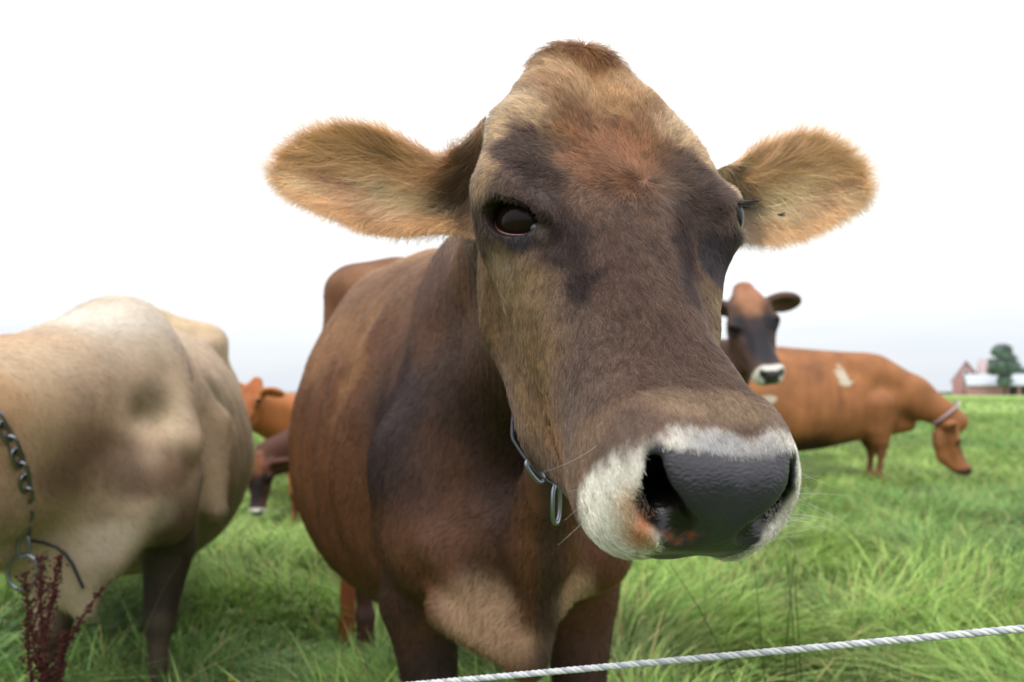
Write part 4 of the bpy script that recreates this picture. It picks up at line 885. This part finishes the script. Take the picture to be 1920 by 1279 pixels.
def cream_col(P, q, Q):
    n = (fbm(P, 7, 3, 91) - .5)[:, None]; jit = (np.stack([fbm(P, 5, 3, o) for o in (92, 93, 94)], 1) - .5) * .18
    c = blobs(q, K(212, 186, 156), [
        ((0, 0, 1.2), (.22, .5, .22), K(222, 206, 184), .9), ((0, -.9, 1.3), (.3, .8, .13), K(226, 200, 160), .9), ((.3, -.7, .8), (.2, .8, .3), K(190, 162, 120), .7), ((.3, -.6, .5), (.3, .8, .2), K(160, 135, 98), .8),  # paler withers and back paint in the light from above
        ((.20, .02, .98), (.07, .10, .10), K(122, 102, 80), .9), ((.33, -.38, .98), (.08, .18, .10), K(138, 122, 88), .85),
        ((.16, .14, .66), (.13, .2, .13), K(112, 86, 68), .85), ((-.12, .20, .78), (.16, .16, .16), K(106, 80, 62), .85), ((.02, .2, .70), (.08, .2, .12), K(104, 78, 60), .75),  # shade of the lower shoulder painted into the coat
        ((.02, .25, .52), (.16, .3, .15), K(206, 186, 158), .95), ((0, .06, .2), (.4, .24, .32), K(56, 44, 40), .97), ((.17, .08, .42), (.12, .14, .3), K(44, 34, 32), .9), ((0, -1.4, .2), (.5, .4, .3), K(110, 90, 74), .8)], jit)
    nk = blobs(P, (0, 0, 0), [((-1.04, 1.55, .85), (.24, .38, .3), A3(1, 1, 1), 1)])[:, :1]; c = c * (1 - nk * .8) + K(206, 170, 132) * nk * .8
    c = blobs(P, (0, 0, 0), [], None) + c
    for p_, r_, k_, s_ in [((-.841, 1.865, .907), (.05, .07, .055), K(150, 134, 106), .9), ((-.885, 2.36, .92), (.08, .16, .08), K(146, 132, 100), .85), ((-.88, 1.68, .82), (.08, .12, .05), K(140, 112, 88), .6), ((-.86, 1.76, .79), (.09, .10, .055), K(126, 98, 76), .7), ((-.835, 1.79, .73), (.08, .09, .05), K(112, 84, 66), .7), ((-.81, 1.83, .72), (.06, .08, .05), K(112, 84, 66), .6),  # two coat patches, then shoulder shading painted over the coat
            ((-.778, 1.87, .76), (.05, .06, .08), K(120, 92, 72), .7), ((-.89, 1.63, .75), (.07, .12, .06), K(132, 102, 80), .7), ((-.79, 1.82, .645), (.06, .06, .045), K(214, 194, 166), .9), ((-.87, 1.75, .60), (.09, .09, .05), K(222, 204, 180), .9),
            ((-.865, 1.93, 1.0), (.028, .06, .09), K(226, 206, 178), .8), ((-.795, 1.92, .85), (.022, .06, .12), K(220, 198, 168), .8), ((-.96, 1.85, 1.10), (.14, .16, .06), K(232, 220, 204), .9), ((-.93, 1.55, .98), (.12, .2, .05), K(214, 188, 156), .8)]:  # highlight along the shoulder ridge and lit withers painted in
        w_ = s_ * (1 - sstep(.35, 1.25, np.linalg.norm((P + jit * .3 - A3(*p_)) / A3(*r_), axis=1)))[:, None]; c = c * (1 - w_) + k_ * w_
    dk = blobs(P, (0, 0, 0), [((-1.00, 1.72, .82), (.12, .16, .12), A3(1, 1, 1), 1)])[:, :1]; c = c * (1 - dk * .7) + K(128, 98, 74) * dk * .7
    low = blobs(P, (0, 0, 0), [((-1.05, 1.5, .62), (.16, .5, .10), A3(1, 1, 1), 1)])[:, :1]; c = c * (1 - low * .7) + K(222, 198, 168) * low * .7
    ch, wt_ = head_basic(Q, K(205, 165, 125), K(150, 120, 95), K(210, 175, 135), K(70, 60, 55)); return c * (1 + n * .7) * (1 + (fbm(P * A3(1, 1, .4), 30, 2, 95)[:, None] - .5) * .25), ch * (1 + n * .4), wt_
Hc = frame((-1.22, 1.22, .92), (-.45, -.55, -.70), (-.3, -.6, .7))
cr = cow('cow', 'pale cream cow at the left edge, seen from its shoulder, with a hanging chain', CR, 20, Hc, [((-1.02, 2.00, .96), (-1.03, 1.62, .87), .165, .145), ((-1.03, 1.62, .87), (-1.12, 1.32, .84), .145, .12), ((-1.0, 1.85, .76), (-1.04, 1.45, .72), .12, .10)], cream_col, .009, sc=.94, tab=CREAM_TAB, hook=1.235, sm_it=9, legs=((.0, .06), (.1, -.1)), extra=cream_extra, group=None)
thing_fur(cr, 90000, 31, .014, (.2, .5, -.8))
# ---- brown cow looking over the big one's cheek
def brown_col(main, belly, face, poll, legc, spots=(), muz=K(232, 228, 218, .85), earc=None):
    def f(P, q, Q):
        n = (fbm(P, 5, 3, 96) - .5)[:, None]; jit = (np.stack([fbm(P, 4, 3, o) for o in (97, 98, 99)], 1) - .5) * .2; js = (np.stack([fbm(P, 22, 2, o) for o in (100, 101, 102)], 1) - .5) * .10
        c = blobs(q, main, [((0, -.7, .42), (.5, .9, .18), belly, .9), ((0, -.6, 1.3), (.2, 1.1, .10), main * .75, .6), ((0, 0, .2), (.5, .4, .26), legc, .8), ((0, -1.4, .2), (.5, .4, .28), legc, .8)], jit)
        c = c * (1 + n * .9) * (1 + (fbm(P * A3(1, 1, .5), 16, 3, 103)[:, None] - .5) * .5)
        for p_, r_ in spots:
            w_ = (1 - sstep(.55, 1.1, np.linalg.norm((q + js - A3(*p_)) / A3(*r_), axis=1)))[:, None]; c = c * (1 - w_) + K(226, 214, 192) * w_
        ch, wt_ = head_basic(Q, main, face, poll, face * .5, muz, earc=earc); return c, ch * (1 + n * .4), wt_
    return f
p0 = at(1392, 538, 4.0)
Hp = frame(p0 + A3(.01, 0, -.02), (.10, -.62, -.80), (-.02, -.80, .62), 1.05)
cow('cow', 'dark faced cow with a ginger poll, peeping out beside the big cow\'s cheek', (.72, 4.75, 0), 52, Hp, [((.80, 4.65, 1.08), (1.13, 4.16, 1.10), .17, .095), ((.82, 4.55, .95), (1.14, 4.12, 1.0), .14, .09)], brown_col(K(96, 68, 56), K(90, 60, 44), K(40, 37, 45), K(200, 140, 104), K(110, 78, 56), earc=K(178, 112, 72)), .010)
# ---- grazing cow on the right
g0 = A3(3.24, 7.30, 0); hp = at(1782, 786, 7.1)
Hg = frame(hp, (.34, -.20, -.92), (.88, -.3, .34), 1.0)
def graze_extra(P, q, s):
    s.u(cap(q, (0, .18, .62), (0, .36, .62), .10, .06), .08); [s.u(cap(q, (sg_ * .13, .08, .80), (sg_ * .125, .06, .50), .14, .085), .06) or s.u(cap(q, (sg_ * .125, .06, .45), (sg_ * .123, .06 + .05 * sg_, .12), .062, .045), .04) for sg_ in (-1, 1)]; s.u(cap(q, (0, -.05, 1.15), (0, -1.2, 1.235), .11, .10), .10)
cow('cow', 'tan grazing cow side on to the camera, head down in the grass on the right', g0, 84, Hg, [((3.32, 7.30, 1.06), (3.62, 7.22, .90), .20, .155), ((3.62, 7.22, .90), (3.93, 7.10, .66), .155, .105), ((3.44, 7.26, .86), (3.80, 7.14, .74), .15, .09)], brown_col(K(176, 116, 72), K(70, 44, 36), K(130, 86, 62), K(170, 104, 68), K(150, 104, 74), muz=K(96, 70, 58), spots=[((-.19, -.28, 1.08), (.2, .05, .09)), ((-.23, -.25, 1.01), (.2, .09, .035)), ((-.33, -.93, .86), (.2, .07, .05)), ((-.33, -.95, .74), (.2, .05, .07))]), .012, extra=graze_extra)
# ---- two ginger cows far left, between the cream one and the big one
hb = at(480, 716, 5.6)
Hb = frame(hb, (-.30, -.55, -.78), (-.2, -.8, .6), .80)
cow('cow', 'ginger cow between the cream cow and the big cow, head half raised', (-1.58, 6.30, -.22), -28, Hb, [((-1.66, 6.1, .74), (-1.84, 5.75, .84), .17, .095), ((-1.66, 6.08, .60), (-1.85, 5.75, .74), .14, .095)], brown_col(K(198, 124, 68), K(140, 82, 50), K(184, 108, 62), K(196, 112, 66), K(140, 90, 60)), .012, sc=.90)
hb2 = at(484, 856, 5.1)
Hb2 = frame(hb2, (.02, -.25, -.96), (0, -.96, .25), .74)
cow('cow', 'small grazing cow with a blackish face and white poll, below the ginger cow', (-1.30, 5.80, -.18), -18, Hb2, [((-1.36, 5.6, .62), (-1.60, 5.22, .52), .13, .08), ((-1.36, 5.6, .52), (-1.60, 5.2, .44), .11, .08)], brown_col(K(92, 54, 38), K(80, 50, 38), K(24, 16, 18), K(150, 96, 70), K(90, 60, 44)), .012, sc=.62)
print('herd done', round(time.time() - t0, 1))
# ================================================================= rope, chains, dock plant, fly
def strands(A, B, R_, r_, turns, n, k, mats_, name, parent, sag=0.0):
    A, B = np.array(A, float), np.array(B, float); s = np.linspace(0, 1, n); c = A + (B - A) * s[:, None]; c[:, 2] -= sag * 4 * s * (1 - s)
    d = unit(B - A).astype(float); u = np.cross(d, (0, 0, 1)); u /= np.linalg.norm(u); v = np.cross(d, u)
    for j in range(k):
        a = s * turns * 2 * pi + 2 * pi * j / k; p = c + R_ * (np.cos(a)[:, None] * u + np.sin(a)[:, None] * v)
        V, F = tube(p, r_, 8); mesh_obj(name, V, F, mats_[j % len(mats_)], parent)
ra, rb_ = at(800, 1281, .86).astype(float), at(1925, 1178, .66).astype(float); dd = rb_ - ra
RA, RB = ra - dd * 1.6, rb_ + dd * 1.2
def ropeb(t, b): bump(t, b, 900, .6, .0006)
RW = mat('rope_white', lin(226, 228, 232) * .80, .7, build=ropeb); RG = mat('rope_grey', lin(186, 190, 200) * .8, .6, build=ropeb)
rope = thing('fence_rope', 'white twisted fence rope stretched across the bottom right corner', 'rope', (0, 0, 0))
L_r = float(np.linalg.norm(RB - RA)); strands(RA, RB, .0014, .0019, L_r / .019, int(L_r / .0022), 3, [RW, RW, RG], 'strand', rope)
STEEL = mat('steel', lin(150, 156, 168) * .8, .32, .5, metal=1, build=lambda t, b: bump(t, b, 300, .15, .0004)); DST = mat('dark_steel', lin(86, 90, 100) * .6, .45, .5, metal=.8)
def link_mesh(c, d, n, L, W, r):
    d = unit(d); n = unit(n - d * (n @ d)); a = np.linspace(0, 2 * pi, 22, endpoint=False); ca, sa = np.cos(a), np.sin(a)
    p = c + d * ((np.sign(ca) * np.abs(ca) ** .7) * L / 2)[:, None] + n * ((np.sign(sa) * np.abs(sa) ** .8) * W / 2)[:, None]
    return tube(p, r, 7, closed=True)
def raydir(px, py):
    p = at(px, py, 1.0).astype(float) - (0, 0, CAM_H); return p / np.linalg.norm(p)
def march(f, px, py, t0=.4):
    o = np.array([0, 0, CAM_H]); d = raydir(px, py); t = t0
    for _ in range(300):
        h = float(f((o + d * t)[None].astype(f32))[0])
        if h < 5e-4: break
        t += min(h * .6, .05)
        if t > 6: return None
    return o + d * t
# chain round the cream cow's neck: hangs over the surface of the neck
cf = cr[6]; path = []
for px, py in ((-60, 700), (-25, 735), (8, 775), (30, 812), (48, 850), (62, 890), (68, 930), (66, 965), (58, 1000)):
    q = march(cf, px, py); path.append(q if q is not None else path[-1])
path = np.array(path); dep = path[:, 1]; 
for _ in range(2): path[1:-1] = (path[:-2] + 2 * path[1:-1] + path[2:]) / 4
path[:, 1] -= .022
seg = np.r_[0, np.cumsum(np.linalg.norm(np.diff(path, axis=0), axis=1))]; npt = int(seg[-1] / .026)
ch = thing('chain_collar', 'grey steel link chain hanging on the cream cow\'s neck, with a ring at its end', 'chain', tuple(path[-1]))
O_ = np.array(ch.location); pos = np.stack([np.interp(np.linspace(0, seg[-1], npt), seg, path[:, j]) for j in range(3)], 1)
for i in range(npt - 1):
    c = (pos[i] + pos[i + 1]) / 2; d = pos[i + 1] - pos[i]; n = np.array([1, .1, 0]) if i % 2 else np.array([.3, 1, 0.1]); V, F = link_mesh(c - O_, d, n, .038, .020, .0036); mesh_obj('link', V, F, STEEL, ch)
end = pos[-1]; V, F = link_mesh(end - O_ + (0, 0, -.022), np.array([0, 0, 1.]), np.array([1., .2, 0]), .044, .020, .0034); mesh_obj('link', V, F, STEEL, ch)
a = np.linspace(0, 2 * pi, 30, endpoint=False); p = np.stack([np.cos(a) * .026, np.cos(a) * .006, np.sin(a) * .034 - .072], 1) + (end - O_); V, F = tube(p, .0042, 8, closed=True); mesh_obj('ring', V, F, STEEL, ch)
# collar of the big cow
p1 = [at(958, 818, .86), at(975, 845, .85), at(1000, 880, .835), at(1025, 903, .83), at(1050, 918, .84), at(1075, 922, .87), at(1110, 905, .93)]
bk = [A3(.13, .98, .95), A3(.15, 1.02, 1.03), A3(.145, 1.05, 1.13), A3(.10, 1.08, 1.22), A3(.03, 1.07, 1.25), A3(-.01, 1.04, 1.18), A3(.012, .99, 1.08), A3(.012, .93, .98)]
lp = np.array(p1 + bk, float); k = np.arange(len(lp) + 1); lp2 = np.concatenate([lp, lp[:1]]); u = np.linspace(0, len(lp), 160, endpoint=False); q = np.stack([np.interp(u, k, lp2[:, j]) for j in range(3)], 1)
for _ in range(6): q = (np.roll(q, 1, 0) + 2 * q + np.roll(q, -1, 0)) / 4
col = thing('collar', 'thin dark cord collar with a steel ring under the big cow\'s jaw', 'collar', tuple(float(a) for a in p1[3])); O_ = np.array(col.location)
V, F = tube(q - O_, .0021, 8, closed=True); mesh_obj('cord', V, F, DST, col)
c = at(1043, 945, .825).astype(float); V, F = link_mesh(c - O_, np.array([.02, 0, 1.]), np.array([.45, .9, 0]), .040, .019, .0023); mesh_obj('ring', V, F, STEEL, col)
c = at(1003, 884, .83).astype(float); V, F = link_mesh(c - O_, np.array([.55, 0, -.75]), np.array([.5, .4, .5]), .026, .010, .0022); mesh_obj('clasp', V, F, STEEL, col)
# thin pale band on the grazing cow
gc = at(1793, 812, 7.0).astype(float); a = np.linspace(0, 2 * pi, 40, endpoint=False); dn = unit(np.array([.62, -.2, -.75])).astype(float); u1 = np.cross(dn, (0, 1, 0)); u1 /= np.linalg.norm(u1); u2 = np.cross(dn, u1)
gcol = thing('collar', 'pale narrow collar on the neck of the grazing cow', 'collar', (3.86, 7.12, .73)); p = np.cos(a)[:, None] * u1 * .150 + np.sin(a)[:, None] * u2 * .128; V, F = tube(p, .011, 6, closed=True); mesh_obj('strap', V, F, mat('strap', lin(196, 176, 186) * .8, .7), gcol)
# dark red dock plant in front of the cream cow
DOCK = leaf_mat('dock_seeds', .15, .7); dk = thing('dock_plant', 'dark red seeding dock plant standing in front of the cream cow\'s leg', 'plant', (float(at(85, 1279, 1.42)[0]), 1.42, float(ground_z(-.8, 1.42))))
O_ = np.array(dk.location); r = np.random.default_rng(4); SE = []; ST = []
def spray(pts, r0, dens, wid, taper=.35):
    pts = np.array([at(*p) for p in pts], float); V, F = tube(pts, np.linspace(r0, r0 * .4, len(pts)), 6); ST.append((V, F)); L = np.r_[0, np.cumsum(np.linalg.norm(np.diff(pts, axis=0), axis=1))]
    for _ in range(int(dens * L[-1])):
        s_ = r.random() * L[-1]; c = np.array([np.interp(s_, L, pts[:, j]) for j in range(3)]); wh = .6 + .4 * sin(s_ * 260); c = c + r.standard_normal(3) * wid * wh * (1 - taper * s_ / L[-1])
        d1 = unit(r.standard_normal(3)); d2 = unit(np.cross(d1, r.standard_normal(3))); e_ = r.uniform(.0022, .0042); q = np.stack([c - d1 * e_, c + d2 * e_ * .8, c + d1 * e_, c - d2 * e_ * .8]); up_ = np.cross(d1, d2) * e_ * .5
        V = np.concatenate([q, [c + up_, c - up_]]); SE.append((V.astype(f32), np.array([(0, 1, 4, 4), (1, 2, 4, 4), (2, 3, 4, 4), (3, 0, 4, 4), (1, 0, 5, 5), (2, 1, 5, 5), (3, 2, 5, 5), (0, 3, 5, 5)]), np.tile(lin(86, 40, 40) * r.uniform(.35, 1.15), (6, 1))))
Y_ = 1.42
spray([(100, 1700, Y_), (92, 1400, Y_), (84, 1250, Y_), (76, 1130, Y_), (78, 1040, Y_)], .0042, 2600, .0125)
spray([(88, 1300, Y_), (62, 1200, Y_), (50, 1120, Y_), (46, 1075, Y_)], .002, 2300, .0085); spray([(84, 1200, Y_), (100, 1110, Y_), (113, 1042, Y_)], .002, 2300, .0075)
spray([(90, 1330, Y_), (112, 1250, Y_), (118, 1180, Y_)], .002, 2400, .0085); spray([(92, 1340, Y_), (120, 1220, Y_ + .01), (150, 1165, Y_), (192, 1102, Y_ - .01)], .0024, 1300, .0055)
spray([(90, 1390, Y_), (60, 1290, Y_), (52, 1210, Y_), (48, 1160, Y_)], .002, 2000, .0085)
V, F = join(ST); mesh_obj('stem', V - O_, F, mat('dock_stem', lin(96, 60, 44) * .7, .7), dk)
V, F, Cc = join(SE); me_o = mesh_obj('seed_heads', V - O_, [tuple(dict.fromkeys(f)) for f in F.tolist()], DOCK, dk, Cc, sm=False)
# grass cord draped under the cream cow's ring, bent over its brisket
cp = []
for px, py in ((66, 1012), (90, 1016), (112, 1024), (128, 1036), (142, 1056), (152, 1078), (162, 1100)):
    q = march(cf, px, py); cp.append((q if q is not None else cp[-1]) + A3(0, -.012, 0))
V, F = tube(np.array(cp), .0035, 6); o_ = mesh_obj('cord', V - cp[0], F, DST, None); o_.location = [float(x) for x in cp[0]]; tag(o_, 'thin dark cord looping from the chain ring across the cream cow\'s brisket', 'cord')
# fly on the ear at the right
fc = at(1465, 403, .925).astype(float); fly = thing('fly', 'tiny black fly sitting on the ear at the right', 'fly', tuple(fc)); FLM = mat('fly_black', (.01, .01, .012), .4); WNG = mat('fly_wing', (.12, .12, .13), .3)
Vs, Fs = sphere((0, 0, 0), .0019, 12, 8, (1.7, 1, 1)); mesh_obj('body', Vs, Fs, FLM, fly); Vs, Fs = sphere((-.0036, 0, .0004), .0013, 10, 7); mesh_obj('head', Vs, Fs, FLM, fly)
for sg in (-1, 1): Vs, Fs = sphere((.0022, -.0014, .0013 * sg), .0026, 10, 6, (1, .15, .45)); mesh_obj('wing', Vs, Fs, WNG, fly)
print('all done', round(time.time() - t0, 1))
